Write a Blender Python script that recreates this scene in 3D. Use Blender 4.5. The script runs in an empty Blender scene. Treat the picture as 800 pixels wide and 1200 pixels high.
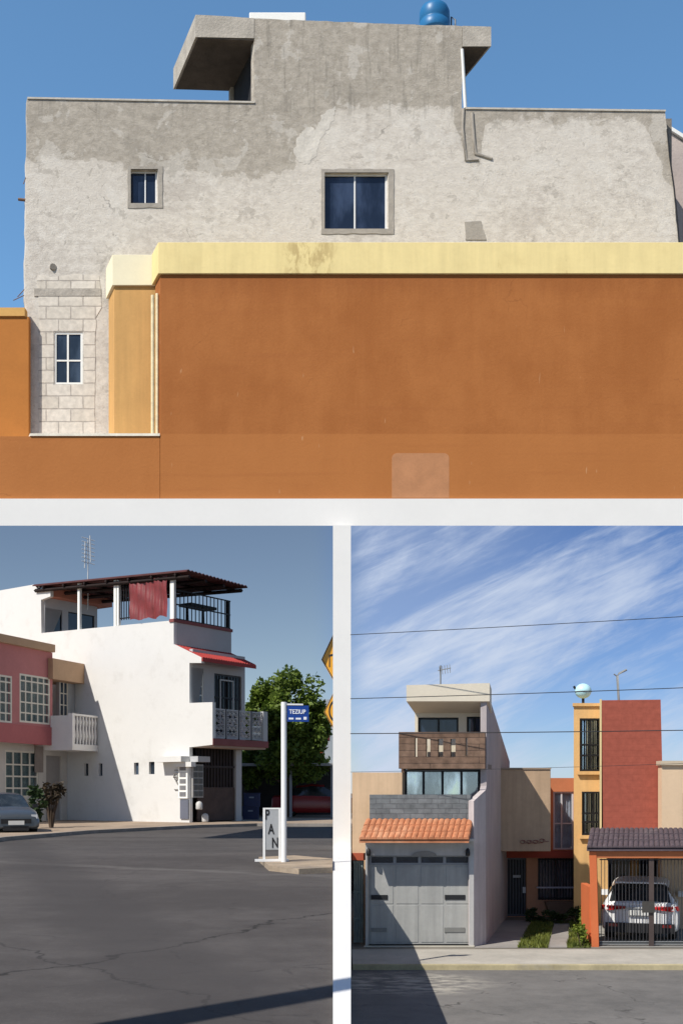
import bpy, bmesh, math, random
from mathutils import Vector, Matrix
random.seed(7)
SC = bpy.context.scene
COL = SC.collection
F, HX, HY, CZ = 1300.0, 400.0, 928.0, 1.5
R = math.radians

# ------------------------------------------------------------------ camera
cam = bpy.data.cameras.new('camera'); camo = bpy.data.objects.new('camera', cam); COL.objects.link(camo)
camo.location = (0, 0, CZ); camo.rotation_euler = (R(90), 0, 0)
cam.sensor_fit = 'HORIZONTAL'; cam.sensor_width = 36; cam.lens = 36 * F / 800
cam.shift_y = (HY - 600) / 800; cam.clip_end = 3000; cam.clip_start = 0.1
SC.camera = camo
vs = SC.view_settings
vs.view_transform = 'Standard'; vs.look = 'None'; vs.gamma = 1; vs.exposure = 0.25; vs.use_curve_mapping = False

# ------------------------------------------------------------------ sun and sky
SUN_A, SUN_E = R(46), R(47)
sl = bpy.data.lights.new('sun', 'SUN'); sl.energy = 4.3; sl.angle = R(0.5); sl.color = (1, .95, .86)
so = bpy.data.objects.new('sun', sl); COL.objects.link(so)
sdir = Vector((math.sin(SUN_A) * math.cos(SUN_E), math.cos(SUN_A) * math.cos(SUN_E), -math.sin(SUN_E)))
so.rotation_euler = sdir.to_track_quat('-Z', 'Y').to_euler(); so.location = (-30, -30, 40)
W_ = bpy.data.worlds.new('World'); SC.world = W_; W_.use_nodes = True
nt = W_.node_tree; nt.nodes.clear()
def N(t, kind, **kw):
    n = t.nodes.new(kind)
    for k, v in kw.items():
        if k.startswith('i_'):
            key = k[2:]; key = int(key) if key.isdigit() else key
            n.inputs[key].default_value = v
        else: setattr(n, k, v)
    return n
def math_(t, op, a, b=None, c=None, clamp=False):
    n = t.nodes.new('ShaderNodeMath'); n.operation = op; n.use_clamp = clamp
    for i, v in enumerate((a, b, c)):
        if v is None: continue
        if hasattr(v, 'links'): t.links.new(v, n.inputs[i])
        else: n.inputs[i].default_value = v
    return n.outputs[0]
def mapr(t, v, a, b, c=0., d=1., smooth=True):
    n = t.nodes.new('ShaderNodeMapRange'); n.interpolation_type = 'SMOOTHSTEP' if smooth else 'LINEAR'
    t.links.new(v, n.inputs[0])
    for i, x in enumerate((a, b, c, d)): n.inputs[i + 1].default_value = x
    return n.outputs[0]
def mixc(t, f, a, b, mode='MIX'):
    n = t.nodes.new('ShaderNodeMix'); n.data_type = 'RGBA'; n.blend_type = mode
    for s, v in ((n.inputs[0], f), (n.inputs[6], a), (n.inputs[7], b)):
        if hasattr(v, 'links'): t.links.new(v, s)
        elif isinstance(v, (int, float)): s.default_value = v
        else: s.default_value = (*v[:3], 1)
    return n.outputs[2]
sky = N(nt, 'ShaderNodeTexSky', sky_type='NISHITA', sun_disc=False, sun_elevation=SUN_E, sun_rotation=R(226), altitude=2200, air_density=1.0, dust_density=0.6, ozone_density=2.5)
tc = N(nt, 'ShaderNodeTexCoord'); sx = N(nt, 'ShaderNodeSeparateXYZ'); nt.links.new(tc.outputs['Generated'], sx.inputs[0])
yy = math_(nt, 'MAXIMUM', sx.outputs[1], 0.05)
az = math_(nt, 'DIVIDE', sx.outputs[0], yy); el = math_(nt, 'DIVIDE', sx.outputs[2], yy)
front = mapr(nt, sx.outputs[1], .3, .6)
# cirrus over the right part of the sky
cv = N(nt, 'ShaderNodeCombineXYZ'); nt.links.new(az, cv.inputs[0]); nt.links.new(el, cv.inputs[1])
def cloud(rot, sc, scale, detail, rough, dist, off=(0, 0, 0)):
    m0 = N(nt, 'ShaderNodeMapping'); nt.links.new(cv.outputs[0], m0.inputs[0]); m0.inputs['Rotation'].default_value = (0, 0, R(rot))
    m = N(nt, 'ShaderNodeMapping'); nt.links.new(m0.outputs[0], m.inputs[0]); m.inputs['Scale'].default_value = sc; m.inputs['Location'].default_value = off
    n = N(nt, 'ShaderNodeTexNoise'); nt.links.new(m.outputs[0], n.inputs['Vector'])
    n.inputs['Scale'].default_value = scale; n.inputs['Detail'].default_value = detail; n.inputs['Roughness'].default_value = rough; n.inputs['Distortion'].default_value = dist
    return n.outputs[0]
c1 = cloud(-27, (1.1, 6.0, 1), 7.0, 12, .66, .6, (.31, .2, 0))
c2 = cloud(-30, (1.5, 3.4, 1), 3.4, 6, .55, .5, (1.7, .6, 0))
c3 = cloud(-22, (1.0, 9, 1), 20.0, 8, .65, .3, (.7, .1, 0))
cc = math_(nt, 'ADD', math_(nt, 'MULTIPLY', c1, .40), math_(nt, 'ADD', math_(nt, 'MULTIPLY', c2, .60), math_(nt, 'MULTIPLY', c3, .14)))
cmask = mapr(nt, cc, .46, .74, 0, 1, True)
edge = math_(nt, 'MULTIPLY', math_(nt, 'MULTIPLY', mapr(nt, az, -.008, .03), mapr(nt, el, .34, .27)), front)
# thicker veil upper-left of that part, thinning to the right and low down
veil = math_(nt, 'MULTIPLY', mapr(nt, az, .30, .03, -.06, .22), mapr(nt, el, .02, .2, .9, 1))
cmask = math_(nt, 'MULTIPLY', math_(nt, 'ADD', math_(nt, 'MULTIPLY', cmask, .85), veil, clamp=True), edge)
base = mixc(nt, 1.0, sky.outputs[0], (1, 1, 1), 'MULTIPLY')
lowmask = math_(nt, 'MULTIPLY', front, mapr(nt, el, .34, .27))
side = mapr(nt, az, -.03, .035)
TOPT, LT, RT, CLD = (1.5, 1.92, 1.88), (.85, .76, .68), (.55, .63, .81), (5.0, 5.7, 7.0)
hi = math_(nt, 'MULTIPLY', front, mapr(nt, el, .27, .34))
col = mixc(nt, hi, base, mixc(nt, 1., base, TOPT, 'MULTIPLY'))
col = mixc(nt, lowmask, col, mixc(nt, 1., base, mixc(nt, side, LT, RT), 'MULTIPLY'))
col = mixc(nt, cmask, col, CLD)
bg = N(nt, 'ShaderNodeBackground'); bg.inputs[1].default_value = 0.1
nt.links.new(col, bg.inputs[0])
wo = N(nt, 'ShaderNodeOutputWorld'); nt.links.new(bg.outputs[0], wo.inputs[0])

# ------------------------------------------------------------------ pixel <-> world and planes
def wp(x, y, D): return Vector(((x - HX) * D / F, D, CZ + (HY - y) * D / F))
def gz(y, z=0.0): return (CZ - z) * F / (y - HY)          # depth at which picture row y meets ground level z
class Pl:
    """A vertical plane: s runs to the right, z up, d towards the viewer (dv may be skewed)."""
    def __init__(s, ox, oy, ux=1., uy=0., dv=None):
        l = math.hypot(ux, uy); s.o = (ox, oy); s.u = (ux / l, uy / l)
        s.n = (s.u[1], -s.u[0]); s.dv = dv or s.n
    def pt(s, a, z, d=0.):
        return Vector((s.o[0] + s.u[0] * a + s.dv[0] * d, s.o[1] + s.u[1] * a + s.dv[1] * d, z))
    def hit(s, x, y, d=0.):
        ox, oy = s.o[0] + s.dv[0] * d, s.o[1] + s.dv[1] * d
        r = (x - HX) / F
        a = (r * oy - ox) / (s.u[0] - r * s.u[1]); D = oy + a * s.u[1]
        return a, CZ + (HY - y) * D / F
    def rect(s, x0, y0, x1, y1, d=0.):
        """(s0, s1, z0, z1) of a picture rectangle; heights taken at its middle."""
        a0, _ = s.hit(x0, y0, d); a1, _ = s.hit(x1, y0, d); xm = (x0 + x1) / 2
        return a0, a1, s.hit(xm, y1, d)[1], s.hit(xm, y0, d)[1]
    def shift(s, d): return Pl(s.o[0] + s.dv[0] * d, s.o[1] + s.dv[1] * d, *s.u, dv=s.dv)
    def at(s, x, y=900, d=0.):
        a, z = s.hit(x, y, d); p = s.pt(a, z, d); return p
class MB:
    def __init__(s): s.v, s.f, s.sm = [], [], []
    def add(s, vs, fs, smooth=False):
        o = len(s.v); s.v += [Vector(p) for p in vs]; s.f += [tuple(i + o for i in f) for f in fs]; s.sm += [smooth] * len(fs); return s
    def hexa(s, p):   # 8 points: bottom ring then top ring
        return s.add(p, [(3, 2, 1, 0), (4, 5, 6, 7), (0, 1, 5, 4), (1, 2, 6, 5), (2, 3, 7, 6), (3, 0, 4, 7)])
    def box(s, pl, s0, s1, z0, z1, d0, d1):
        q = [(s0, d0), (s1, d0), (s1, d1), (s0, d1)]
        return s.hexa([pl.pt(a, z0, d) for a, d in q] + [pl.pt(a, z1, d) for a, d in q])
    def rbox(s, pl, r, d0, d1): return s.box(pl, *r, d0, d1)
    def pbox(s, pl, x0, y0, x1, y1, d0, d1): return s.box(pl, *pl.rect(x0, y0, x1, y1), d0, d1)
    def ax(s, x0, x1, y0, y1, z0, z1):
        return s.hexa([(x0, y0, z0), (x1, y0, z0), (x1, y1, z0), (x0, y1, z0), (x0, y0, z1), (x1, y0, z1), (x1, y1, z1), (x0, y1, z1)])
    def panel(s, pl, outline, holes=(), d0=0., d1=-.2):
        loops = [list(outline)] + [list(h) for h in holes]
        flat = [p for l in loops for p in l]
        bm = bmesh.new(); bv = [bm.verts.new((p[0], p[1], 0)) for p in flat]; es, k = [], 0
        for l in loops:
            m = len(l); es += [bm.edges.new((bv[k + i], bv[k + (i + 1) % m])) for i in range(m)]; k += m
        bm.verts.index_update(); bmesh.ops.triangle_fill(bm, use_beauty=True, use_dissolve=False, edges=es, normal=(0, 0, 1))
        tris = [tuple(v.index for v in f.verts) for f in bm.faces]; bm.free()
        if not tris: print('PANEL: no fill')
        n = len(flat)
        vs = [pl.pt(p[0], p[1], d0) for p in flat] + [pl.pt(p[0], p[1], d1) for p in flat]
        fs = [tuple(t) for t in tris] + [tuple(i + n for i in reversed(t)) for t in tris]
        k = 0
        for l in loops:
            m = len(l)
            for i in range(m):
                a, b = k + i, k + (i + 1) % m
                fs.append((a, b, b + n, a + n))
            k += m
        return s.add(vs, fs)
    def ppanel(s, pl, outline, holes=(), d0=0., d1=-.2):
        o = [pl.hit(x, y) for x, y in outline]
        hs = []
        for h in holes:
            a0, a1, z0, z1 = pl.rect(*h); hs.append([(a0, z0), (a1, z0), (a1, z1), (a0, z1)])
        return s.panel(pl, o, hs, d0, d1)
    def tube(s, pts, r, n=8, cap=True, smooth=True):
        pts = [Vector(p) for p in pts]; rs = r if isinstance(r, (list, tuple)) else [r] * len(pts)
        vs, fs = [], []
        for i, p in enumerate(pts):
            t = (pts[min(i + 1, len(pts) - 1)] - pts[max(i - 1, 0)]).normalized()
            a = t.cross(Vector((0, 0, 1)) if abs(t.z) < .9 else Vector((1, 0, 0))).normalized(); b = t.cross(a)
            for k in range(n):
                w = 2 * math.pi * k / n; vs.append(p + (a * math.cos(w) + b * math.sin(w)) * rs[i])
        for i in range(len(pts) - 1):
            for k in range(n):
                k2 = (k + 1) % n; fs.append((i * n + k, i * n + k2, (i + 1) * n + k2, (i + 1) * n + k))
        s.add(vs, fs, smooth)
        if cap: s.add(vs[:n], [tuple(reversed(range(n)))]); s.add(vs[-n:], [tuple(range(n))])
        return s
    def lathe(s, c, prof, n=24, axis='Z'):
        vs, fs = [], []
        for r, h in prof:
            for k in range(n):
                w = 2 * math.pi * k / n
                p = (r * math.cos(w), r * math.sin(w), h)
                if axis == 'Y': p = (p[0], p[2], p[1])
                if axis == 'X': p = (p[2], p[0], p[1])
                vs.append(Vector(c) + Vector(p))
        for i in range(len(prof) - 1):
            for k in range(n):
                k2 = (k + 1) % n; fs.append((i * n + k, i * n + k2, (i + 1) * n + k2, (i + 1) * n + k))
        return s.add(vs, fs, True)
    def poly(s, pts): return s.add(pts, [tuple(range(len(pts)))])
    def build(s, name, mat, parent=None, bevel=0.0, **props):
        loc = Vector((0, 0, 0)); q = parent
        while q is not None: loc += Vector(q.location); q = q.parent
        me = bpy.data.meshes.new(name); me.from_pydata([v - loc for v in s.v], [], s.f); me.update()
        me.polygons.foreach_set('use_smooth', s.sm)
        bm = bmesh.new(); bm.from_mesh(me); bmesh.ops.recalc_face_normals(bm, faces=bm.faces) if not s.__dict__.get('norecalc') else None; bm.to_mesh(me); bm.free()
        me.materials.append(mat)
        o = bpy.data.objects.new(name, me); COL.objects.link(o)
        if parent is not None: o.parent = parent
        if bevel:
            m = o.modifiers.new('bevel', 'BEVEL'); m.width = bevel; m.segments = 2; m.limit_method = 'ANGLE'; m.angle_limit = R(40)
        for k, v in props.items(): o[k] = v
        return o
def thing(name, label, cat, loc, group=None):
    o = bpy.data.objects.new(name, None); COL.objects.link(o); o.location = loc; o.empty_display_size = .2
    o['label'] = label; o['category'] = cat; o['kind'] = 'thing'
    if group: o['group'] = group
    return o
def tag(o, label, cat, group=None):
    o['label'] = label; o['category'] = cat; o['kind'] = 'thing'
    if group: o['group'] = group
    return o
def struct(o, kind='structure'): o['kind'] = kind; return o

# ------------------------------------------------------------------ materials
def lin(h):
    h = h.lstrip('#'); c = [int(h[i:i + 2], 16) / 255 for i in (0, 2, 4)]
    return tuple(x / 12.92 if x <= .04045 else ((x + .055) / 1.055) ** 2.4 for x in c)
def noise(t, vec, scale, detail=5, rough=.55, dist=0., sc=None):
    if sc:
        m = N(t, 'ShaderNodeMapping'); t.links.new(vec, m.inputs[0]); m.inputs['Scale'].default_value = sc; vec = m.outputs[0]
    n = N(t, 'ShaderNodeTexNoise'); t.links.new(vec, n.inputs['Vector'])
    n.inputs['Scale'].default_value = scale; n.inputs['Detail'].default_value = detail; n.inputs['Roughness'].default_value = rough; n.inputs['Distortion'].default_value = dist
    return n.outputs[0]
MATS = {}
def M(name, c, rough=.8, var=.12, vs=1.5, bump=.0, bs=30., streak=0., spec=.3, metal=0., dirt=None, dirt_amt=.0):
    if name in MATS: return MATS[name]
    if isinstance(c, str): c = lin(c)
    m = bpy.data.materials.new(name); m.use_nodes = True; t = m.node_tree
    b = t.nodes['Principled BSDF']; b.inputs['Roughness'].default_value = rough; b.inputs['Metallic'].default_value = metal; b.inputs['Specular IOR Level'].default_value = spec
    tcn = N(t, 'ShaderNodeTexCoord'); v = tcn.outputs['Object']
    colr = None
    if var:
        n1 = noise(t, v, vs, 6, .6); n2 = noise(t, v, vs * 9, 4, .6)
        f = math_(t, 'ADD', math_(t, 'MULTIPLY', n1, .7), math_(t, 'MULTIPLY', n2, .3))
        g = mapr(t, f, .3, .7, 1 - var, 1 + var, False)
        if streak:
            n3 = noise(t, v, 2.2, 5, .6, sc=(2.5, 2.5, .18)); g = math_(t, 'MULTIPLY', g, mapr(t, n3, .35, .68, 1 + streak * .4, 1 - streak, False))
        colr = mixc(t, 1., c, (1, 1, 1), 'MULTIPLY')
        cn = N(t, 'ShaderNodeCombineColor')
        for i in range(3): t.links.new(g, cn.inputs[i])
        colr = mixc(t, 1., c, cn.outputs[0], 'MULTIPLY')
        if dirt:
            n4 = noise(t, v, 1.1, 8, .65); colr = mixc(t, mapr(t, n4, .5, .75, 0, dirt_amt), colr, dirt)
        t.links.new(colr, b.inputs['Base Color'])
    else: b.inputs['Base Color'].default_value = (*c, 1)
    if bump:
        bn = N(t, 'ShaderNodeBump'); bn.inputs['Strength'].default_value = bump; bn.inputs['Distance'].default_value = .02
        t.links.new(noise(t, v, bs, 5, .6), bn.inputs['Height']); t.links.new(bn.outputs[0], b.inputs['Normal'])
    MATS[name] = m; return m
def M_brick(name, c1, c2, mortar, bw, rh, ms, rough=.85, vary=.2, bump=.5, axis='xz', offset=.5):
    m = bpy.data.materials.new(name); m.use_nodes = True; t = m.node_tree; b = t.nodes['Principled BSDF']; b.inputs['Roughness'].default_value = rough; b.inputs['Specular IOR Level'].default_value = .25
    tcn = N(t, 'ShaderNodeTexCoord'); sp = N(t, 'ShaderNodeSeparateXYZ'); t.links.new(tcn.outputs['Object'], sp.inputs[0])
    cb = N(t, 'ShaderNodeCombineXYZ'); t.links.new(sp.outputs[0], cb.inputs[0]); t.links.new(sp.outputs[2], cb.inputs[1])
    wob = noise(t, tcn.outputs['Object'], 5, 3); ad = N(t, 'ShaderNodeVectorMath', operation='ADD'); t.links.new(cb.outputs[0], ad.inputs[0])
    w2 = N(t, 'ShaderNodeCombineXYZ'); ww = math_(t, 'MULTIPLY', math_(t, 'SUBTRACT', wob, .5), .03); t.links.new(ww, w2.inputs[0]); t.links.new(ww, w2.inputs[1]); t.links.new(w2.outputs[0], ad.inputs[1])
    br = N(t, 'ShaderNodeTexBrick'); t.links.new(ad.outputs[0], br.inputs['Vector']); br.offset = offset
    br.inputs['Scale'].default_value = 1; br.inputs['Brick Width'].default_value = bw; br.inputs['Row Height'].default_value = rh; br.inputs['Mortar Size'].default_value = ms; br.inputs['Mortar Smooth'].default_value = .3
    br.inputs['Color1'].default_value = (*c1, 1); br.inputs['Color2'].default_value = (*c2, 1); br.inputs['Mortar'].default_value = (*mortar, 1)
    n = noise(t, tcn.outputs['Object'], 6, 6, .6); g = mapr(t, n, .3, .7, 1 - vary, 1 + vary, False)
    cn = N(t, 'ShaderNodeCombineColor')
    for i in range(3): t.links.new(g, cn.inputs[i])
    t.links.new(mixc(t, 1., br.outputs[0], cn.outputs[0], 'MULTIPLY'), b.inputs['Base Color'])
    bn = N(t, 'ShaderNodeBump'); bn.invert = True; bn.inputs['Strength'].default_value = bump; bn.inputs['Distance'].default_value = .02
    t.links.new(math_(t, 'ADD', br.outputs[1], math_(t, 'MULTIPLY', n, .4)), bn.inputs['Height']); t.links.new(bn.outputs[0], b.inputs['Normal'])
    return m
def M_glass(name, tint=(.02, .03, .045), rough=.06, alpha=.0):
    """Window glass: reflects the sky; alpha is how far one sees in."""
    m = bpy.data.materials.new(name); m.use_nodes = True; t = m.node_tree; t.nodes.clear()
    o = N(t, 'ShaderNodeOutputMaterial'); b = N(t, 'ShaderNodeBsdfPrincipled')
    b.inputs['Roughness'].default_value = rough; b.inputs['Specular IOR Level'].default_value = .6
    tcn = N(t, 'ShaderNodeTexCoord'); t.links.new(mixc(t, mapr(t, noise(t, tcn.outputs['Object'], 1.3, 5, .6, sc=(1, 1, .35)), .45, .7), tint, tuple(x * 2.6 + .012 for x in tint)), b.inputs['Base Color']); bn = N(t, 'ShaderNodeBump'); bn.inputs['Strength'].default_value = .04; bn.inputs['Distance'].default_value = .02
    t.links.new(noise(t, tcn.outputs['Object'], 1.5, 2), bn.inputs['Height']); t.links.new(bn.outputs[0], b.inputs['Normal'])
    if alpha:
        tr = N(t, 'ShaderNodeBsdfTransparent'); mx = N(t, 'ShaderNodeMixShader'); mx.inputs[0].default_value = alpha
        t.links.new(b.outputs[0], mx.inputs[1]); t.links.new(tr.outputs[0], mx.inputs[2]); t.links.new(mx.outputs[0], o.inputs[0])
    else: t.links.new(b.outputs[0], o.inputs[0])
    return m
def M_leaf(name, c, var=.4, vs=1.2):
    m = bpy.data.materials.new(name); m.use_nodes = True; t = m.node_tree; b = t.nodes['Principled BSDF']; b.inputs['Roughness'].default_value = .6; b.inputs['Specular IOR Level'].default_value = .3
    tcn = N(t, 'ShaderNodeTexCoord'); n = noise(t, tcn.outputs['Object'], vs, 5, .7); n2 = noise(t, tcn.outputs['Object'], vs * 12, 2)
    g = mapr(t, math_(t, 'ADD', math_(t, 'MULTIPLY', n, .6), math_(t, 'MULTIPLY', n2, .4)), .35, .65, 0, 1, False)
    t.links.new(mixc(t, g, tuple(x * (1 - var) for x in c), tuple(min(1, x * (1 + var)) for x in (c[0] * 1.25, c[1], c[2] * .8))), b.inputs['Base Color'])
    tl = N(t, 'ShaderNodeBsdfTranslucent'); t.links.new(mixc(t, g, c, c), tl.inputs[0]); mx = N(t, 'ShaderNodeMixShader'); mx.inputs[0].default_value = .2
    t.links.new(b.outputs[0], mx.inputs[1]); t.links.new(tl.outputs[0], mx.inputs[2]); t.links.new(mx.outputs[0], t.nodes['Material Output'].inputs[0])
    return m
GL_DARK = M_glass('dark_glass'); GL_BLUE = M_glass('blue_dark_glass', (.012, .02, .04)); GL_SEE = M_glass('curtained_glass', (.03, .05, .07), .08, .8); GL_SKY = M_glass('sky_reflecting_glass', (.30, .37, .47), .1, .4); GL_SKY.node_tree.nodes['Principled BSDF'].inputs['Metallic'].default_value = 1.0
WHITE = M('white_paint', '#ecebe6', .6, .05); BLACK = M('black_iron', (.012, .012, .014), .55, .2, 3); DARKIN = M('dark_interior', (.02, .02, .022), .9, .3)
GREYM = M('grey_metal', '#7d7f80', .5, .15, 3)

def leaves(mb, c, rx, ry, rz, n, size, rng, clumps=26, shell=.55):
    """leaf quads gathered in clumps inside an ellipsoid"""
    cl = []
    for _ in range(clumps):
        while True:
            p = Vector((rng.uniform(-1, 1), rng.uniform(-1, 1), rng.uniform(-1, 1)))
            if shell < p.length < 1: break
        cl.append((p, rng.uniform(.2, .42)))
    cl.append((Vector((0, 0, 0)), .7))
    for i in range(n):
        p, r = cl[rng.randrange(len(cl))]
        q = Vector((rng.gauss(0, 1), rng.gauss(0, 1), rng.gauss(0, 1))).normalized() * (r * rng.uniform(.45, 1) )
        w = p * .82 + q
        pos = Vector((c[0] + w.x * rx, c[1] + w.y * ry, c[2] + w.z * rz))
        a = Vector((rng.gauss(0, 1), rng.gauss(0, 1), rng.gauss(0, .6))).normalized(); b = a.cross(Vector((rng.gauss(0, 1), rng.gauss(0, 1), rng.gauss(0, 1)))).normalized()
        sz = size * rng.uniform(.6, 1.3)
        mb.add([pos - a * sz, pos + b * sz * .45, pos + a * sz, pos - b * sz * .45], [(0, 1, 2, 3)])
    mb.norecalc = True
    return mb
def frame_rect(mb, pl, r, w, d0, d1):
    a0, a1, z0, z1 = r
    mb.box(pl, a0, a1, z0, z0 + w, d0, d1); mb.box(pl, a0, a1, z1 - w, z1, d0, d1)
    mb.box(pl, a0, a0 + w, z0 + w, z1 - w, d0, d1); mb.box(pl, a1 - w, a1, z0 + w, z1 - w, d0, d1)
def window(parent, pl, px, d, fw=.05, mull=(), trans=(), fmat=None, pmat=None, fd=.06, name='window', curtain=None):
    """frame part with a pane sub-part; mull / trans are fractions for vertical / horizontal bars"""
    r = pl.rect(*px) if len(px) == 4 and max(abs(v) for v in px) > 50 else px
    a0, a1, z0, z1 = r
    mb = MB(); frame_rect(mb, pl, r, fw, d, d - fd)
    for m in mull: c = a0 + (a1 - a0) * m; mb.box(pl, c - fw * .45, c + fw * .45, z0 + fw, z1 - fw, d - .004, d - fd + .004)
    for m in trans: c = z0 + (z1 - z0) * m; mb.box(pl, a0 + fw, a1 - fw, c - fw * .4, c + fw * .4, d - .008, d - fd + .008)
    f = mb.build(name, fmat or WHITE, parent)
    MB().box(pl, a0 + fw * .5, a1 - fw * .5, z0 + fw * .5, z1 - fw * .5, d - fd * .5, d - fd * .5 - .008).build('pane', pmat or GL_DARK, f)
    if curtain:
        cm = MB(); n = 40; vs, fs = [], []
        for i in range(n + 1):
            a = a0 + fw + (a1 - a0 - 2 * fw) * i / n; dd = d - fd - .1 + .03 * math.sin(i * 1.9) + .02 * math.sin(i * .7)
            vs += [pl.pt(a, z0, dd), pl.pt(a, z1, dd)]
        for i in range(n): fs.append((2 * i, 2 * i + 2, 2 * i + 3, 2 * i + 1))
        cm.add(vs, fs, True); cm.norecalc = True; cm.build('curtain', curtain, f)
    return f
def bars(mb, pl, r, n, w, d, rails=(0, 1), vertical=True):
    a0, a1, z0, z1 = r
    for i in range(n):
        a = a0 + (a1 - a0) * (i + .5) / n; mb.box(pl, a - w / 2, a + w / 2, z0, z1, d, d - w)
    for q in rails: z = z0 + (z1 - z0) * q; mb.box(pl, a0, a1, z - w * .8, z + w * .8, d + .004, d - w - .004)
    return mb
def text_mesh(body, size, extrude=.004):
    cu = bpy.data.curves.new('lettering', 'FONT'); cu.body = body; cu.size = size; cu.extrude = extrude; cu.align_x = 'CENTER'; cu.align_y = 'CENTER'; cu.offset = size * .018
    o = bpy.data.objects.new('lettering_tmp', cu); COL.objects.link(o); bpy.context.view_layer.update()
    me = bpy.data.meshes.new_from_object(o.evaluated_get(bpy.context.evaluated_depsgraph_get())); bpy.data.objects.remove(o)
    vs = [v.co.copy() for v in me.vertices]; fs = [tuple(p.vertices) for p in me.polygons]; bpy.data.meshes.remove(me); return vs, fs
def add_text(mb, pl, a, z, d, body, size, sx=1., sz=1.):
    vs, fs = text_mesh(body, size); mb.add([pl.pt(a + v.x * sx, z + v.y * sz, d + v.z) for v in vs], fs)
# ================================================================== GROUNDS
def M_asphalt(name, c, light, crack=.5, lines=(), stain=None):
    m = bpy.data.materials.new(name); m.use_nodes = True; t = m.node_tree; b = t.nodes['Principled BSDF']; b.inputs['Roughness'].default_value = .9; b.inputs['Specular IOR Level'].default_value = .2
    v = N(t, 'ShaderNodeTexCoord').outputs['Object']
    big = noise(t, v, .22, 6, .6, .4, sc=(.6, 1.6, 1)); fine = noise(t, v, 16, 6, .8); med = noise(t, v, 2.2, 6, .65)
    f = math_(t, 'ADD', math_(t, 'MULTIPLY', big, .5), math_(t, 'ADD', math_(t, 'MULTIPLY', med, .3), math_(t, 'MULTIPLY', fine, .2)))
    colr = mixc(t, mapr(t, f, .38, .64, 0, 1), c, light)
    vo = N(t, 'ShaderNodeTexVoronoi'); vo.feature = 'DISTANCE_TO_EDGE'; vo.inputs['Scale'].default_value = .3
    wv = N(t, 'ShaderNodeVectorMath', operation='ADD'); wn = N(t, 'ShaderNodeTexNoise'); wn.inputs['Scale'].default_value = 1.2; wn.inputs['Detail'].default_value = 6; t.links.new(v, wn.inputs['Vector'])
    wsc = N(t, 'ShaderNodeVectorMath', operation='SCALE'); wsc.inputs['Scale'].default_value = 1.4; t.links.new(wn.outputs['Color'], wsc.inputs[0])
    t.links.new(v, wv.inputs[0]); t.links.new(wsc.outputs[0], wv.inputs[1]); t.links.new(wv.outputs[0], vo.inputs['Vector'])
    ck = math_(t, 'MULTIPLY', mapr(t, vo.outputs['Distance'], .0, .014, crack, 0), mapr(t, med, .45, .6))
    oil = noise(t, v, .55, 4, .6, .6); colr = mixc(t, mapr(t, oil, .60, .72, 0, .45), colr, tuple(x * .55 for x in c)); gr_ = noise(t, v, 55, 2, .8); colr = mixc(t, mapr(t, gr_, .62, .74, 0, .5), colr, tuple(min(1, x * 2.2) for x in light)); colr = mixc(t, ck, colr, tuple(x * .35 for x in c))
    if lines:
        wob = noise(t, v, .9, 6, .65); spx = N(t, 'ShaderNodeSeparateXYZ'); t.links.new(v, spx.inputs[0])
        for (p, q, wd, cl, am) in lines:
            L = math.hypot(q[0] - p[0], q[1] - p[1]); nx, ny = -(q[1] - p[1]) / L, (q[0] - p[0]) / L
            dd = math_(t, 'ADD', math_(t, 'MULTIPLY', spx.outputs[0], nx), math_(t, 'MULTIPLY_ADD', spx.outputs[1], ny, -(p[0] * nx + p[1] * ny)))
            dd = math_(t, 'ABSOLUTE', math_(t, 'ADD', dd, math_(t, 'MULTIPLY', math_(t, 'SUBTRACT', wob, .5), 1.3)))
            colr = mixc(t, math_(t, 'MULTIPLY', mapr(t, dd, wd, wd * .3), mapr(t, med, .35, .55, am * .5, am)), colr, cl)
    if stain:
        sp = N(t, 'ShaderNodeSeparateXYZ'); t.links.new(v, sp.inputs[0])
        dx = math_(t, 'MULTIPLY', math_(t, 'SUBTRACT', sp.outputs[0], stain[0]), 1 / stain[2]); dy = math_(t, 'MULTIPLY', math_(t, 'SUBTRACT', sp.outputs[1], stain[1]), 1 / stain[3])
        r2 = math_(t, 'ADD', math_(t, 'MULTIPLY', dx, dx), math_(t, 'MULTIPLY', dy, dy))
        sm = math_(t, 'MULTIPLY', mapr(t, r2, 1.0, .1), mapr(t, noise(t, v, 2.5, 8, .7, sc=(.7, 1.8, 1)), .42, .6))
        colr = mixc(t, math_(t, 'MULTIPLY', sm, .8), colr, stain[4])
    t.links.new(colr, b.inputs['Base Color'])
    bn = N(t, 'ShaderNodeBump'); bn.inputs['Strength'].default_value = .5; bn.inputs['Distance'].default_value = .01; t.links.new(math_(t, 'ADD', fine, math_(t, 'MULTIPLY', ck, -1.5)), bn.inputs['Height']); t.links.new(bn.outputs[0], b.inputs['Normal'])
    return m
def g2(x, y): D = CZ * F / (y - HY); return ((x - HX) * D / F, D)
ASPH = M_asphalt('dark_asphalt', (.062, .055, .052), (.10, .090, .085), .4, lines=[(g2(9, 1147), g2(390, 1069), .05, (.022, .02, .019), .9), (g2(9, 1011), g2(300, 1024), .35, (.125, .115, .108), .7), (g2(9, 1108), g2(300, 1190), .035, (.025, .023, .022), .7), (g2(60, 1020), g2(260, 1190), .9, (.05, .045, .044), .6)])
LB = -2.28      # level of the lower lots
LR = -2.40      # level of the lower road
ASPH2 = M_asphalt('worn_asphalt', (.12, .115, .11), (.19, .18, .17), .7, stain=(1.4, 22.6, 2.0, 1.7, (.45, .42, .36)))
CONC_PAVE = M('pavement_concrete', (.42, .39, .34), .9, .2, 1.2, .3, 25)
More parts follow.
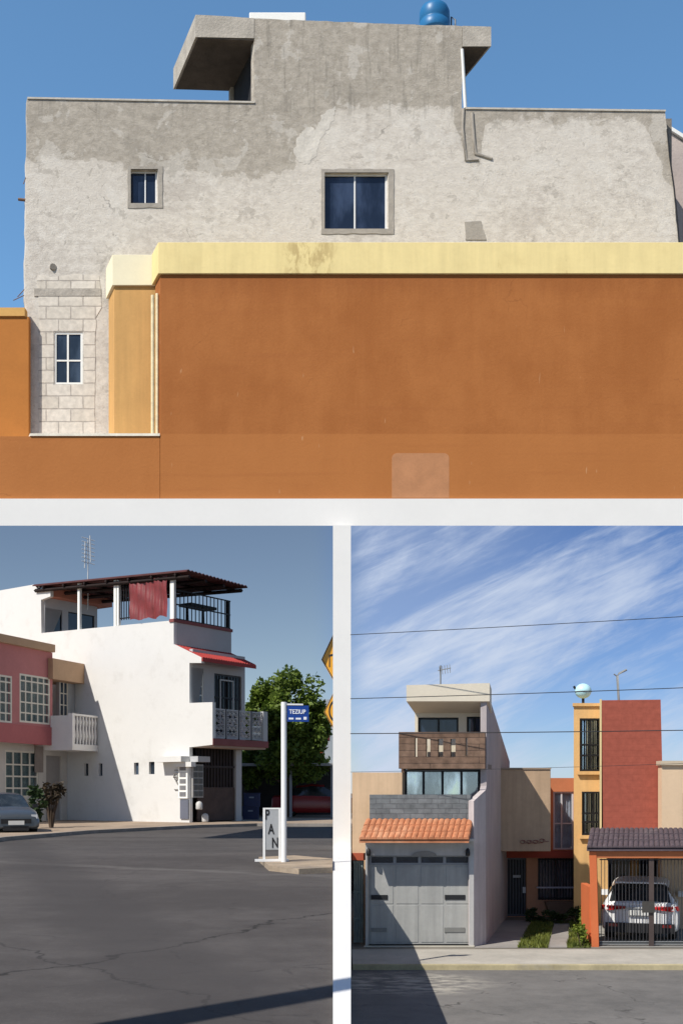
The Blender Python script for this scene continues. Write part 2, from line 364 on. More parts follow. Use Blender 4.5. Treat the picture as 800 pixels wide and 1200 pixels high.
BEIGE = M('beige_pavement', (.34, .26, .19), .9, .3, .8, .4, 12, dirt=(.2, .15, .11), dirt_amt=.6)
SOILC = M('bare_ground', (.2, .18, .15), .95, .2, .5)
# upper ground, an L-shaped sheet with a thickness; the lower street lies right of it
g = MB()
up = [(-400, -40), (0, -40), (0, 42), (400, 42), (400, 900), (-400, 900)]
n = len(up)
g.add([(x, y, 0) for x, y in up] + [(x, y, -3) for x, y in up], [tuple(range(n))] + [(i, (i + 1) % n, (i + 1) % n + n, i + n) for i in range(n)])
struct(g.build('ground', ASPH))
struct(MB().poly([(0.002, -40, LR), (400, -40, LR), (400, 41.998, LR), (0.002, 41.998, LR)]).build('road', ASPH2))
# lower pavement and lots
kD = (CZ - LB) * F / (1130 - HY)
struct(MB().ax(.24, 60, kD, 26.6, LR - .1, LB).build('pavement', CONC_PAVE, bevel=.02))
struct(MB().ax(.24, 60, 26.602, 41.9, LR - .1, LB - .004).build('lot_ground', SOILC))
struct(MB().ax(.24, 60, kD - .11, kD - .004, LR - .1, LB + .004).build('kerb', M('yellow_kerb', (.42, .36, .22), .85, .3, 1.5, dirt=(.35, .32, .27), dirt_amt=.8), bevel=.02))
# upper pavement in front of the pink and white houses
def gp(x, y, z=0.): D = gz(y, z); return Vector(((x - HX) * D / F, D, z))
pv = [gp(-120, 1003), gp(0, 986), gp(100, 977.5), gp(230, 970.5), gp(300, 968.5), gp(420, 969), Vector((1.5, 68, 0)), Vector((-40, 68, 0))]
pp = MB(); n = len(pv)
pp.add([v + Vector((0, 0, .12)) for v in pv] + [v.copy() for v in pv], [tuple(range(n))] + [(i, (i + 1) % n, (i + 1) % n + n, i + n) for i in range(n)])
struct(pp.build('pavement', BEIGE))
# kerb stones along it
kb = MB()
for a, b in zip(pv[:5], pv[1:6]):
    t = (b - a).normalized(); nn = Vector((t.y, -t.x, 0)) * .16
    kb.hexa([a + nn, b + nn, b, a] + [p + Vector((0, 0, .125)) for p in (a + nn, b + nn, b, a)])
struct(kb.build('kerb', M('grey_kerb', (.24, .22, .2), .9, .25, 2)))
# traffic island
isl = [gp(303, 1010), gp(315, 1021), gp(350, 1025), gp(389.5, 1023), gp(389.5, 1012), gp(345, 1008)]
im = MB(); n = len(isl)
im.add([v + Vector((0, 0, .1)) for v in isl] + [v for v in isl], [tuple(range(n))] + [(i, (i + 1) % n, (i + 1) % n + n, i + n) for i in range(n)])
struct(im.build('traffic_island', M('island_concrete', (.36, .28, .2), .9, .3, 2, .4, 15, dirt=(.18, .16, .14), dirt_amt=.8)))

# ================================================================== PLATFORM that carries the upper buildings
DF = 30.0
OFFW = M('platform_white', (.79, .775, .75), .7, .03, .8)
plat = thing('raised_platform', 'long white concrete platform on pillars carrying the orange wall and bare concrete house', 'platform', (0, 29.9, 0))
zb, ztp = wp(0, 616, 29.9).z, wp(0, 584.3, 29.9).z
tz = wp(0, 508, 30.4).z
s_ = MB(); prof = [(29.9, zb), (29.9, ztp), (30.5, ztp), (30.5, tz - .35), (31.25, tz - .35), (31.25, CZ + 10.0), (39.4, CZ + 10.0), (39.4, zb + 9.5 * .262)]
n = len(prof)
s_.add([(-10.4, y, z) for y, z in prof] + [(11.2, y, z) for y, z in prof], [tuple(range(n)), tuple(range(2 * n - 1, n - 1, -1))] + [(i, (i + 1) % n, (i + 1) % n + n, i + n) for i in range(n)])
s_.build('slab', OFFW, plat)
X0, X1 = wp(390, 0, 29.0).x, wp(411, 0, 29.0).x
MB().ax(X0, X1, 29.898, 30.9, -2.5, zb - .002).build('pillar_back', OFFW, plat)
MB().ax(X0, X1, 29.0, 29.897, -2.5, wp(0, 615.6, 29.0).z).build('pillar', OFFW, plat)
for x in (10.5,): MB().ax(x, x + .55, 30.2, 30.9, -2.5, zb + .06).build('pillar', OFFW, plat)
rw = MB(); k0, k1 = (390 - HX) / F, (411 - HX) / F
for y0, y1 in ((6.0, 28.998),):
    q = [(k0 * y0, y0), (k1 * y0, y0), (k1 * y1, y1), (k0 * y1, y1)]
    rw.hexa([(x, y, -2.6) for x, y in q] + [(x, y, .035) for x, y in q])
tag(rw.build('retaining_wall', OFFW), 'white wall between the upper dark road and lower street, ending at a pillar', 'wall')

# ================================================================== ORANGE WALL
SK = .42
P0 = Pl(0, DF, dv=(SK, -1))
def M_orange():
    m = bpy.data.materials.new('orange_render'); m.use_nodes = True; t = m.node_tree; b = t.nodes['Principled BSDF']; b.inputs['Roughness'].default_value = .85; b.inputs['Specular IOR Level'].default_value = .2
    v = N(t, 'ShaderNodeTexCoord').outputs['Object']; sp = N(t, 'ShaderNodeSeparateXYZ'); t.links.new(v, sp.inputs[0])
    st = noise(t, v, 1.6, 6, .6, sc=(1.4, 1.4, .22)); bl = noise(t, v, .45, 6, .6); fi = noise(t, v, 14, 5, .7)
    f = math_(t, 'ADD', math_(t, 'MULTIPLY', st, .2), math_(t, 'ADD', math_(t, 'MULTIPLY', bl, .6), math_(t, 'MULTIPLY', fi, .2)))
    colr = mixc(t, mapr(t, f, .36, .64), (.345, .117, .031), (.425, .157, .046))
    zl = wp(0, 508, DF).z
    lo = math_(t, 'MULTIPLY', mapr(t, math_(t, 'ADD', sp.outputs[2], math_(t, 'MULTIPLY', fi, .1)), zl + .06, zl + .02), .55)
    colr = mixc(t, lo, colr, (.47, .18, .053))
    dr = noise(t, v, 3.2, 2, .5, sc=(2.2, 2.2, .5)); colr = mixc(t, mapr(t, dr, .72, .78, 0, .45), colr, (.6, .36, .2))
    vo = N(t, 'ShaderNodeTexVoronoi'); vo.feature = 'DISTANCE_TO_EDGE'; vo.inputs['Scale'].default_value = .28; wn = N(t, 'ShaderNodeTexNoise'); wn.inputs['Scale'].default_value = .9; wn.inputs['Detail'].default_value = 7; t.links.new(v, wn.inputs['Vector']); va = N(t, 'ShaderNodeVectorMath', operation='MULTIPLY_ADD'); t.links.new(wn.outputs['Color'], va.inputs[0]); va.inputs[1].default_value = (1.6, 1.6, 1.6); t.links.new(v, va.inputs[2]); t.links.new(va.outputs[0], vo.inputs['Vector'])
    colr = mixc(t, math_(t, 'MULTIPLY', mapr(t, vo.outputs['Distance'], 0, .005, .35, 0), mapr(t, bl, .54, .62)), colr, (.16, .05, .015))
    top = mapr(t, math_(t, 'ADD', sp.outputs[2], math_(t, 'MULTIPLY', noise(t, v, 2.5, 6, .7, sc=(2, 2, .15)), 1.2)), wp(0, 330, DF).z, wp(0, 318, DF).z + .6, 0, .35)
    colr = mixc(t, top, colr, (.24, .075, .022))
    nl = noise(t, v, 1.0, 3, .5, sc=(.2, .2, 5)); colr = mixc(t, mapr(t, nl, .55, .75, 0, .15), colr, (.30, .09, .03))
    t.links.new(colr, b.inputs['Base Color'])
    bn = N(t, 'ShaderNodeBump'); bn.inputs['Strength'].default_value = .35; bn.inputs['Distance'].default_value = .02; t.links.new(math_(t, 'ADD', fi, math_(t, 'MULTIPLY', bl, 2)), bn.inputs['Height']); t.links.new(bn.outputs[0], b.inputs['Normal'])
    return m
ORG = M_orange()
YEL = M('pale_yellow_coping', (.84, .68, .32), .8, .06, 1.2, .15, 12, streak=.07, dirt=(.62, .47, .2), dirt_amt=.25)
t = YEL.node_tree; v = N(t, 'ShaderNodeTexCoord').outputs['Object']; sp = N(t, 'ShaderNodeSeparateXYZ'); t.links.new(v, sp.inputs[0])
stn = math_(t, 'MULTIPLY', mapr(t, math_(t, 'ABSOLUTE', math_(t, 'ADD', sp.outputs[0], .85)), .95, .35), mapr(t, noise(t, v, 2.6, 7, .7, .4, sc=(2, 2, .8)), .42, .6))
stn = math_(t, 'ADD', stn, math_(t, 'MULTIPLY', mapr(t, noise(t, v, 1.4, 7, .7, .3, sc=(2.5, 2.5, .5)), .62, .72), .5), clamp=True)
b = t.nodes['Principled BSDF']; old = b.inputs['Base Color'].links[0].from_socket; t.links.new(mixc(t, math_(t, 'MULTIPLY', stn, .6), old, (.40, .27, .10)), b.inputs['Base Color'])
CREAM = M('cream_coping', (.86, .78, .56), .8, .05, 1.5, .15, 12)
OCHRE = M('ochre_render', (.60, .34, .12), .85, .08, 1.2, .2, 15, streak=.1)
ow = thing('orange_wall', 'broad burnt orange wall with pale yellow coping in front of the concrete house', 'wall', (0, DF, 0))
zbot = wp(0, 584.3, DF).z + .002
r = P0.rect(188, 322, 840, 584); MB().box(P0, r[0], r[1], zbot, r[3], 0, -.55).build('wall', ORG, ow)
r = P0.rect(-40, 511, 187.4, 584); MB().box(P0, r[0], r[1], zbot, r[3], -.015, -.34).build('low_wall', ORG, ow)
r = P0.rect(35, 508, 187, 511); MB().box(P0, r[0], r[1], r[2] + .002, r[3], .02, -.36).build('low_wall_cap', M('cap_white', (.8, .74, .62), .8, .2, 4), ow)
MB().pbox(P0, 184.5, 285, 840, 321.6, .07, -.62).build('coping', YEL, ow, bevel=.012)
r = P0.rect(133, 334, 176, 508); MB().box(P0.shift(-.75), *P0.shift(-.75).rect(134, 334, 182, 512), 0, -.75).build('column', OCHRE, ow)
pc = P0.shift(-.68); MB().box(pc, *pc.rect(131.5, 298, 183, 334), 0, -.85).build('column_coping', CREAM, ow, bevel=.012)
pp_ = P0.shift(-.12)
for x, y0, rr in ((179.0, 346, .05), (184.2, 344, .045)):
    a, z1 = pp_.hit(x, y0); _, z0 = pp_.hit(x, 508.5)
    MB().tube([pp_.pt(a, z0, 0), pp_.pt(a, z1, 0)], rr, 10).build('drain_pipe', M('cream_pipe', (.78, .66, .42), .6, .25, 6), ow)
# faded paint patch, a thin rounded repaint
a0, a1, z0, z1 = P0.rect(459, 531, 526, 584); z0 = zbot + .02; rr = .14; pts = []
for cx, cz, w0 in ((a1 - rr, z1 - rr, 0), (a0 + rr, z1 - rr, 90)):
    for k in range(6): w = R(w0 + 18 * k); pts.append((cx + rr * math.cos(w), cz + rr * math.sin(w)))
pts += [(a0, z0), (a1, z0)]
MB().panel(P0, pts, (), .004, -.01).build('repainted_patch', M('patch_orange', (.47, .22, .105), .9, .16, 2.5, .2, 15), ow)
lw = thing('boundary_wall', 'bright orange wall with yellow band beside the concrete house, at the low wall', 'wall', (-9, 31.2, 0))
pw = Pl(0, 31.3)
r = pw.rect(-60, 371, 33.5, 512); MB().box(pw, r[0], r[1], r[2], r[3], 0, -.2).build('wall', M('bright_orange_render', (.47, .175, .036), .85, .1, 1.2, .2, 15), lw)
MB().pbox(pw, -60, 361, 29.5, 370.8, .05, -.23).build('coping', M('orange_yellow_band', (.66, .38, .12), .85, .1, 2), lw)

# ================================================================== BARE CONCRETE HOUSE
DC = 31.6
PC = Pl(0, DC, dv=(SK, -1)); PCn = Pl(0, DC)
def zc(y): return CZ + (HY - y) * DC / F
def xc(x): return (x - HX) * DC / F
def mixf_(t, a, k): return math_(t, 'ADD', math_(t, 'MULTIPLY', math_(t, 'SUBTRACT', a, .6), k), .6)
def M_concrete():
    m = bpy.data.materials.new('bare_concrete_render'); m.use_nodes = True; t = m.node_tree; b = t.nodes['Principled BSDF']; b.inputs['Roughness'].default_value = .95; b.inputs['Specular IOR Level'].default_value = .15
    v = N(t, 'ShaderNodeTexCoord').outputs['Object']; sp = N(t, 'ShaderNodeSeparateXYZ'); t.links.new(v, sp.inputs[0])
    xm, xM = xc(20), xc(800); zlo, zhi = zc(320), zc(20)
    rp = N(t, 'ShaderNodeValToRGB'); els = rp.color_ramp.elements
    prof = [(20, 186), (60, 188), (130, 193), (190, 204), (290, 208), (342, 199), (350, 178), (362, 152), (398, 127), (470, 126), (530, 128), (548, 190), (562, 190), (570, 144), (700, 143), (745, 142), (760, 150), (776, 200), (800, 230)]
    while len(els) < len(prof): els.new(.5)
    for e, (x, y) in zip(els, prof):
        e.position = (xc(x) - xm) / (xM - xm); q = (zc(y) - zlo) / (zhi - zlo); e.color = (q, q, q, 1)
    t.links.new(mapr(t, sp.outputs[0], xm, xM, 0, 1, False), rp.inputs[0])
    bz = math_(t, 'MULTIPLY_ADD', rp.outputs[0], zhi - zlo, zlo)
    nb = noise(t, v, 1.1, 8, .68, .5); big = noise(t, v, .5, 7, .62, .6); rough = noise(t, v, 4.5, 10, .78, .0, sc=(.8, 1, 1.1)); fine = noise(t, v, 15, 7, .75)
    dz = math_(t, 'ADD', math_(t, 'SUBTRACT', sp.outputs[2], bz), math_(t, 'ADD', math_(t, 'MULTIPLY', math_(t, 'SUBTRACT', nb, .5), 1.7), math_(t, 'MULTIPLY', math_(t, 'SUBTRACT', rough, .5), .9)))
    k = math_(t, 'ADD', mapr(t, dz, -.03, .05, 0, .66), mapr(t, dz, -.7, .3, 0, .2), clamp=True)
    rmod = mapr(t, big, .35, .65, .35, 1.0); light = mixc(t, mixf_(t, mapr(t, rough, .38, .62), rmod), (.53, .48, .42), (.74, .685, .61))
    dark = mixc(t, mapr(t, rough, .36, .64), (.32, .282, .232), (.46, .41, .345))
    dark = mixc(t, mapr(t, big, .5, .68, 0, .55), dark, (.27, .24, .20)); light = mixc(t, mapr(t, big, .5, .7, 0, .45), light, (.47, .42, .37))
    colr = mixc(t, k, light, dark)
    pa = mapr(t, noise(t, v, .9, 9, .66, .3), .555, .572); pb = mapr(t, noise(t, v, 1.7, 9, .7, .2), .585, .60)
    colr = mixc(t, math_(t, 'MULTIPLY', pa, .32), colr, (.72, .68, .62)); colr = mixc(t, math_(t, 'MULTIPLY', pb, .38), colr, (.31, .28, .24))
    vo = N(t, 'ShaderNodeTexVoronoi'); vo.feature = 'DISTANCE_TO_EDGE'; vo.inputs['Scale'].default_value = .45; wn = N(t, 'ShaderNodeTexNoise'); wn.inputs['Scale'].default_value = 1.1; wn.inputs['Detail'].default_value = 8; t.links.new(v, wn.inputs['Vector']); va = N(t, 'ShaderNodeVectorMath', operation='MULTIPLY_ADD'); t.links.new(wn.outputs['Color'], va.inputs[0]); va.inputs[1].default_value = (1.3, 1.3, 1.3); t.links.new(v, va.inputs[2]); t.links.new(va.outputs[0], vo.inputs['Vector'])
    colr = mixc(t, math_(t, 'MULTIPLY', mapr(t, vo.outputs['Distance'], 0, .008, .6, 0), mapr(t, nb, .54, .62)), colr, (.16, .14, .12))
    # weathered strip under the parapets
    colr = mixc(t, math_(t, 'MULTIPLY', mapr(t, noise(t, v, 3, 5, .6, sc=(2, 2, .2)), .52, .66), mapr(t, sp.outputs[2], zc(150), zc(118), 0, .5)), colr, (.22, .20, .17))
    colr = mixc(t, mapr(t, fine, .58, .68, 0, .5), colr, (.78, .74, .69)); colr = mixc(t, mapr(t, fine, .42, .33, 0, .55), colr, (.2, .18, .15))
    t.links.new(colr, b.inputs['Base Color'])
    bn = N(t, 'ShaderNodeBump'); bn.inputs['Strength'].default_value = .42; bn.inputs['Distance'].default_value = .05
    t.links.new(math_(t, 'ADD', math_(t, 'MULTIPLY', rough, 1.0), math_(t, 'MULTIPLY', fine, .8)), bn.inputs['Height']); t.links.new(bn.outputs[0], b.inputs['Normal'])
    return m
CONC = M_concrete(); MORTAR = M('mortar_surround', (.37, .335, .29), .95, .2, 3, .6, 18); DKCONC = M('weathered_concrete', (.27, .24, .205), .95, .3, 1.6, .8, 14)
BLK = M_brick('cement_blocks', (.62, .56, .48), (.70, .64, .56), (.46, .41, .36), .70, .365, .016, bump=.9, vary=.16)
ch = thing('concrete_house', 'unpainted grey concrete house with roof tower and three windows behind the orange wall', 'house', (0, DC, 0))
def rng_line(pts, step=9, amp=.9, rng=random.Random(3)):
    out = []
    for (x0, y0), (x1, y1) in zip(pts, pts[1:]):
        n = max(1, int(math.hypot(x1 - x0, y1 - y0) / step))
        for i in range(n):
            t = i / n; j = amp if i else 0
            out.append((x0 + (x1 - x0) * t + rng.uniform(-j, j) * .8, y0 + (y1 - y0) * t + rng.uniform(-j, j)))
    return out + [pts[-1]]
WIN = [(153, 198, 185, 238), (380, 202, 455, 268), (64, 389, 97, 450)]
ol = rng_line([(795, 285), (779, 130), (548, 127)], 9, .7) + [(541, 127), (541, 30.2)] + rng_line([(540, 30), (420, 26), (298, 21)], 9, .6)[:-1] + [(298, 21)] + rng_line([(298, 120), (32, 115), (29, 340), (36, 520)], 9, .9) + [(799, 520)]
MB().ppanel(PC, ol, WIN, 0, -.24).build('wall', CONC, ch)
# body behind: floor roofs and far walls
b_ = MB(); xa, xb = xc(36), xc(790)
b_.ax(xa, xa + .2, DC + .26, DC + 7.5, zc(520), zc(118)); b_.ax(xb - .2, xb, DC + .26, DC + 7.5, zc(520), zc(132)); b_.ax(xa, xb, DC + 7.5, DC + 7.7, zc(520), zc(128))
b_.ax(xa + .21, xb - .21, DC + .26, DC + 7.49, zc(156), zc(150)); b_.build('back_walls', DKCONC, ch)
for hx in ((62, 313),):
    a, z = PC.hit(*hx); MB().tube([PC.pt(a, z, .05), PC.pt(a, z, -.05)], .09, 10).build('pipe_stub', DKCONC, ch)
# exposed block panel low on the wall
r = PC.rect(45, 317, 120, 506); wr = PC.rect(*WIN[2]); e = .03
MB().panel(PC, [PC.hit(x, y) for x, y in rng_line([(45, 508), (46, 400), (44, 322), (60, 325), (90, 321), (116, 323), (119, 360), (112, 372), (111, 508)], 8, 1.1)], [[(wr[0] - e, wr[2] - e), (wr[1] + e, wr[2] - e), (wr[1] + e, wr[3] + e), (wr[0] - e, wr[3] + e)]], .012, -.02).build('block_panel', BLK, ch)
MB().pbox(PC, 40, 338, 118, 347, .022, -.01).build('tie_beam', M('beam_concrete', (.42, .38, .33), .95, .3, 3, .9, 14), ch)
for q, mm in ((WIN[0], 3.5), (WIN[1], 4)):
    mb = MB(); o = [PC.hit(x, y) for x, y in rng_line([(q[0] - mm, q[3] + mm + 2), (q[0] - mm, q[1] - mm), (q[2] + mm + 2, q[1] - mm), (q[2] + mm + 2, q[3] + mm + 2), (q[0] - mm, q[3] + mm + 2)], 7, .7)][:-1]
    i = PC.rect(*q); mb.panel(PC, o, [[(i[0], i[2]), (i[1], i[2]), (i[1], i[3]), (i[0], i[3])]], .018, -.02); mb.build('window_surround', MORTAR, ch)
window(ch, PC, WIN[0], -.13, .035, (.58,), (), M('aluminium', (.72, .72, .72), .4, .05), GL_BLUE)
window(ch, PC, WIN[1], -.10, .04, (.5,), (), MATS['aluminium'], GL_BLUE)
window(ch, PC, WIN[2], -.02, .055, (.48,), (.46,), WHITE, GL_DARK)
mb = MB(); o = [PC.hit(x, y) for x, y in rng_line([(545, 281), (544, 260), (563, 259), (569, 281)], 6, 1)]; mb.panel(PC, o, (), .02, -.02); mb.build('mortar_patch', MORTAR, ch)
for pl_, w in (([(543, 127), (542, 150), (546, 188), (560, 187)], .045), ([(553, 132), (555, 160), (557, 180), (576, 186)], .05)):
    MB().tube([PC.pt(*PC.hit(x, y), 0.0) for x, y in pl_], w, 6).build('mortar_ridge', MORTAR, ch)
# parapet cappings (thin lighter cement edge)
for (x0, y0, x1, y1) in ((32, 115, 298, 120), (545, 127, 779, 130)):
    mb = MB(); a0, z0 = PC.hit(x0, y0); a1, z1 = PC.hit(x1, y1)
    mb.hexa([PC.pt(a0, z0 - .02, .03), PC.pt(a1, z1 - .02, .03), PC.pt(a1, z1 - .02, -.26), PC.pt(a0, z0 - .02, -.26), PC.pt(a0, z0 + .03, .03), PC.pt(a1, z1 + .03, .03), PC.pt(a1, z1 + .03, -.26), PC.pt(a0, z0 + .03, -.26)])
    mb.build('parapet_capping', M('cement_capping', (.52, .48, .42), .95, .25, 4, .6, 16), ch)
# tower: roof slab with both overhangs, shaded side wall with its doorway
SL = MB(); o = [PC.hit(x, y) for x, y in rng_line([(229, 17), (297, 21), (420, 26), (540, 30), (575, 31)], 12, .5) + [(575, 54), (541, 54), (297, 45), (229, 43)]]
SLM = M('slab_concrete', (.44, .40, .345), .95, .28, 2.2, .8, 14)
SL.ppanel(PC, rng_line([(229, 17), (297.6, 21)], 12, .4) + [(297.6, 44.5), (229, 43)], (), .012, -2.35); SL.build('roof_overhang', SLM, ch)
MB().ppanel(PC, rng_line([(541.6, 30), (575, 31)], 12, .4) + [(575, 54), (541.6, 54)], (), .012, -2.35).build('roof_overhang', SLM, ch)
MB().ppanel(PC, [(298, 22.5), (541.2, 31.5), (541.2, 54), (298, 45)], (), -.245, -2.35).build('roof_slab', SLM, ch)
MB().ppanel(PC, rng_line([(344, 179), (349, 160), (360, 148), (371, 151), (377, 134), (393, 124), (391, 140), (384, 152), (374, 164), (371, 182), (361, 192), (350, 190), (344, 179)], 2.2, 1.7, random.Random(8))[:-1], (), .005, -.02).build('plaster_patch', M('pale_plaster', (.63, .585, .52), .95, .28, 2.2, .8, 9), ch)
a0, zt = PC.hit(298, 44); zb_ = zc(150); SHADE_DK = M('shade_dark_soffit', (.10, .083, .068), .95, .35, 2, .5, 10)
MB().panel(PC, [PC.hit(x, y) for x, y in ((232, 43.05), (572, 54.05), (572, 55.2), (232, 44.2))], (), -.01, -2.3).build('soffit', SHADE_DK, ch)  # slab underside coloured near-black to imitate its shade
tw = MB(); tw.box(PC, a0 + .002, a0 + .2, zb_, zt - .05, -.245, -.3); tw.box(PC, a0 + .002, a0 + .2, zb_, zt - .05, -2.1, -2.3)
tw.box(PC, a0 + .21, PC.hit(541, 40)[0] - .01, zb_, zc(56), -2.1, -2.3); aR = PC.hit(541, 40)[0]; tw.box(PC, aR - .2, aR - .002, zb_, zc(54), -.245, -2.1)
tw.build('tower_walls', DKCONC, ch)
MB().box(PC, a0 + .09, a0 + .12, zb_, zt - .05, -.302, -2.098).build('doorway_shade', DARKIN, ch)  # near-black sheet stands in for deep shade in the doorway
a, z1 = PC.hit(541.6, 57); a2, z0 = PC.hit(545.5, 126)
MB().tube([PC.pt(a, z1, -.02), PC.pt(a2, z0, -.02)], .05, 8).build('drain_pipe', WHITE, ch)
for i, (x0, y0, x1, y1) in enumerate(((31, 232, 22, 231), (30, 336, 21, 346), (33, 342, 16, 350), (31, 205, 28, 213))):
    MB().tube([PC.pt(*PC.hit(x0, y0), -.1), PC.pt(*PC.hit(x1, y1), -.1)], .012 if i else .04, 6).build('rebar', M('rusty_rebar', (.2, .12, .08), .8, .3, 8), ch)
# wire down the right edge of the wall
MB().tube([PC.pt(*PC.hit(x, y), .05) for x, y in ((780, 152), (783, 185), (788, 220), (792, 262), (794, 286))], .022, 6).build('cable', BLACK, ch)
# roof tanks
pt_ = wp(509, 39, 33.2); wt = thing('water_tank', 'blue plastic water tank on the concrete tower roof', 'water tank', pt_)
BLUEP = M('blue_plastic', (.025, .16, .36), .4, .08); c = pt_
MB().lathe(c, [(0, 0), (.44, 0), (.46, .05), (.46, .28), (.44, .3), (.46, .33), (.45, .62), (.40, .74), (.26, .84), (.15, .87)]).build('tank_body', BLUEP, wt)
MB().lathe(c + Vector((0, 0, .865)), [(.17, 0), (.17, .05), (0, .06)]).build('lid', M('black_plastic', (.02, .02, .02), .5, .1), wt)
MB().tube([c + Vector((.5, 0, -.1)), c + Vector((.5, 0, .5)), c + Vector((.62, 0, .42)), c + Vector((.62, 0, -.1))], .025, 6).build('pipe', GREYM, wt)
pt_ = wp(325, 21, 33.0); wb = thing('roof_cistern', 'low white cistern box on the concrete tower roof beside the overhang', 'cistern', pt_)
MB().ax(pt_.x - .84, pt_.x + .84, pt_.y, pt_.y + 1.1, pt_.z - .08, pt_.z + .19).build('box', WHITE, wb, bevel=.03)
MB().ax(pt_.x - .4, pt_.x + .4, pt_.y + .2, pt_.y + .9, pt_.z + .192, pt_.z + .23).build('lid', GREYM, wb, bevel=.02)
# neighbour at the right edge
nb = thing('pinkish_house', 'sliver of a pale pinkish house with white roof edge behind the concrete house', 'house', (10.4, 36, 0)); pn = Pl(0, 34.0)
MB().ppanel(pn, [(778, 150), (800, 166), (850, 195), (850, 520), (778, 520)], (), 0, -4).build('wall', M('pinkish_render', (.50, .42, .38), .9, .15, 1.2, .5, 12), nb)
a0, z0 = pn.hit(778, 150); a1, z1 = pn.hit(850, 195)
MB().hexa([pn.pt(a0, z0, .1), pn.pt(a1, z1, .1), pn.pt(a1, z1, -4), pn.pt(a0, z0, -4), pn.pt(a0, z0 + .12, .1), pn.pt(a1, z1 + .12, .1), pn.pt(a1, z1 + .12, -4), pn.pt(a0, z0 + .12, -4)]).build('roof_edge', WHITE, nb)
# ================================================================== CORNER HOUSE (white) on the upper street
o = gp(225, 967.5)
PW = Pl(o.x, o.y, .819, -.574)                                  # long white side wall
def plane_from(x, y, ux, uy, src=PW):
    p = src.at(x, y); return Pl(p.x, p.y, ux, uy)
FU = (.574, .819)
PF0 = plane_from(222, 900, *FU); PF1 = plane_from(249, 850, *FU); PF2 = plane_from(203.5, 740, *FU); PF3 = plane_from(49, 720, *FU); PFE = plane_from(236, 772, *FU)
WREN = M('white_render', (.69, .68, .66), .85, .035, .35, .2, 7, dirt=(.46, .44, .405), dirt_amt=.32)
WREN_SHADE = M('shaded_white_render', (.46, .46, .47), .85, .06, 1, .12, 12)  # greyed copy of the white render, shade painted in for faces turned from the sun
REDT = M('red_tiles', (.36, .045, .04), .7, .2, 3, .4, 10); REDB = M('red_brown_paint', (.24, .075, .07), .7, .15, 2)
wh = thing('white_house', 'white corner house with roofed terrace, red awning and balcony beside the tree', 'house', PW.pt(0, 0, -3))
WH = [(98.5, 895, 103.5, 909.5), (115.5, 895, 120, 909.5), (157, 894, 162.5, 908), (174.5, 893, 181, 907.5)]
ol = [PW.hit(x, y) for x, y in [(-60, 698), (0, 692), (40, 685), (45, 690), (59, 690), (59, 699), (48, 703), (48.5, 742), (203.5, 727), (203.5, 755), (236, 770.5), (236, 777), (222, 777), (222, 824), (249, 823), (249, 873), (222, 876)]]
a222 = ol[-1][0]; aL = ol[0][0]; ol += [(a222, .1), (aL, .1)]
hs = []
for h in WH: q = PW.rect(*h); hs.append([(q[0], q[2]), (q[1], q[2]), (q[1], q[3]), (q[0], q[3])])
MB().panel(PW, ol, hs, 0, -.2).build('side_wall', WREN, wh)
mb = MB()
for h in WH: q = PW.rect(*h); MB().box(PW, q[0] - .02, q[1] + .02, q[2] - .02, q[3] + .02, -.13, -.16).build('window', GL_DARK, wh)
# terrace floor, front parapet, rails
zt_ = PF2.hit(206, 762)[1]; e2 = PF2.hit(271, 740)[0]
def flr(z0, z1, s0, s1, d0, d1, pl): return MB().box(pl, s0, s1, z0, z1, d0, d1)
zterr = PW.hit(203, 748)[1]
flr(zterr - .25, zterr, .25, e2, -.01, -11, PF2).build('terrace_floor', WREN_SHADE, wh)
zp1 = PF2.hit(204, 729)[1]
MB().box(PF2, .22, e2, PF2.hit(204, 758)[1], zp1, 0, -.18).build('terrace_parapet', WREN_SHADE, wh)
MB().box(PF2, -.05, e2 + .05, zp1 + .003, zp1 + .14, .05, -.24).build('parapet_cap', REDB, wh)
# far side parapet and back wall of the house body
MB().box(PF2, e2 - .2, e2 - .004, .1, zp1, -.19, -11).build('far_wall', WREN_SHADE, wh)
zr0, zr1 = zp1 + .15, PF2.hit(206, 690)[1]
bars(MB(), PF2, (.1, e2, zr0, zr1), 15, .035, -.05, (.02, .5, .98)).build('terrace_railing', BLACK, wh)
r = PW.rect(139, 682, 153, 726); bars(MB(), PW, r, 5, .035, -.1, (.05, .97)).build('terrace_railing', BLACK, wh)
r = PW.rect(198, 682, 204, 730)
for x0, x1, yb, yt in ((132.8, 135.4, 734, 680), (136.4, 138.6, 733, 680), (198.8, 203.2, 729, 677), (90.4, 92.8, 738, 682)):
    r = PW.rect(x0, yt, x1, yb); MB().box(PW, *r, -.02, -.16).build('post', WHITE, wh)
r = PF2.rect(263, 690, 271, 735); MB().box(PF2, e2 - .18, e2 - .02, zp1 + .15, zr1, -.06, -.2).build('post', BLACK, wh)
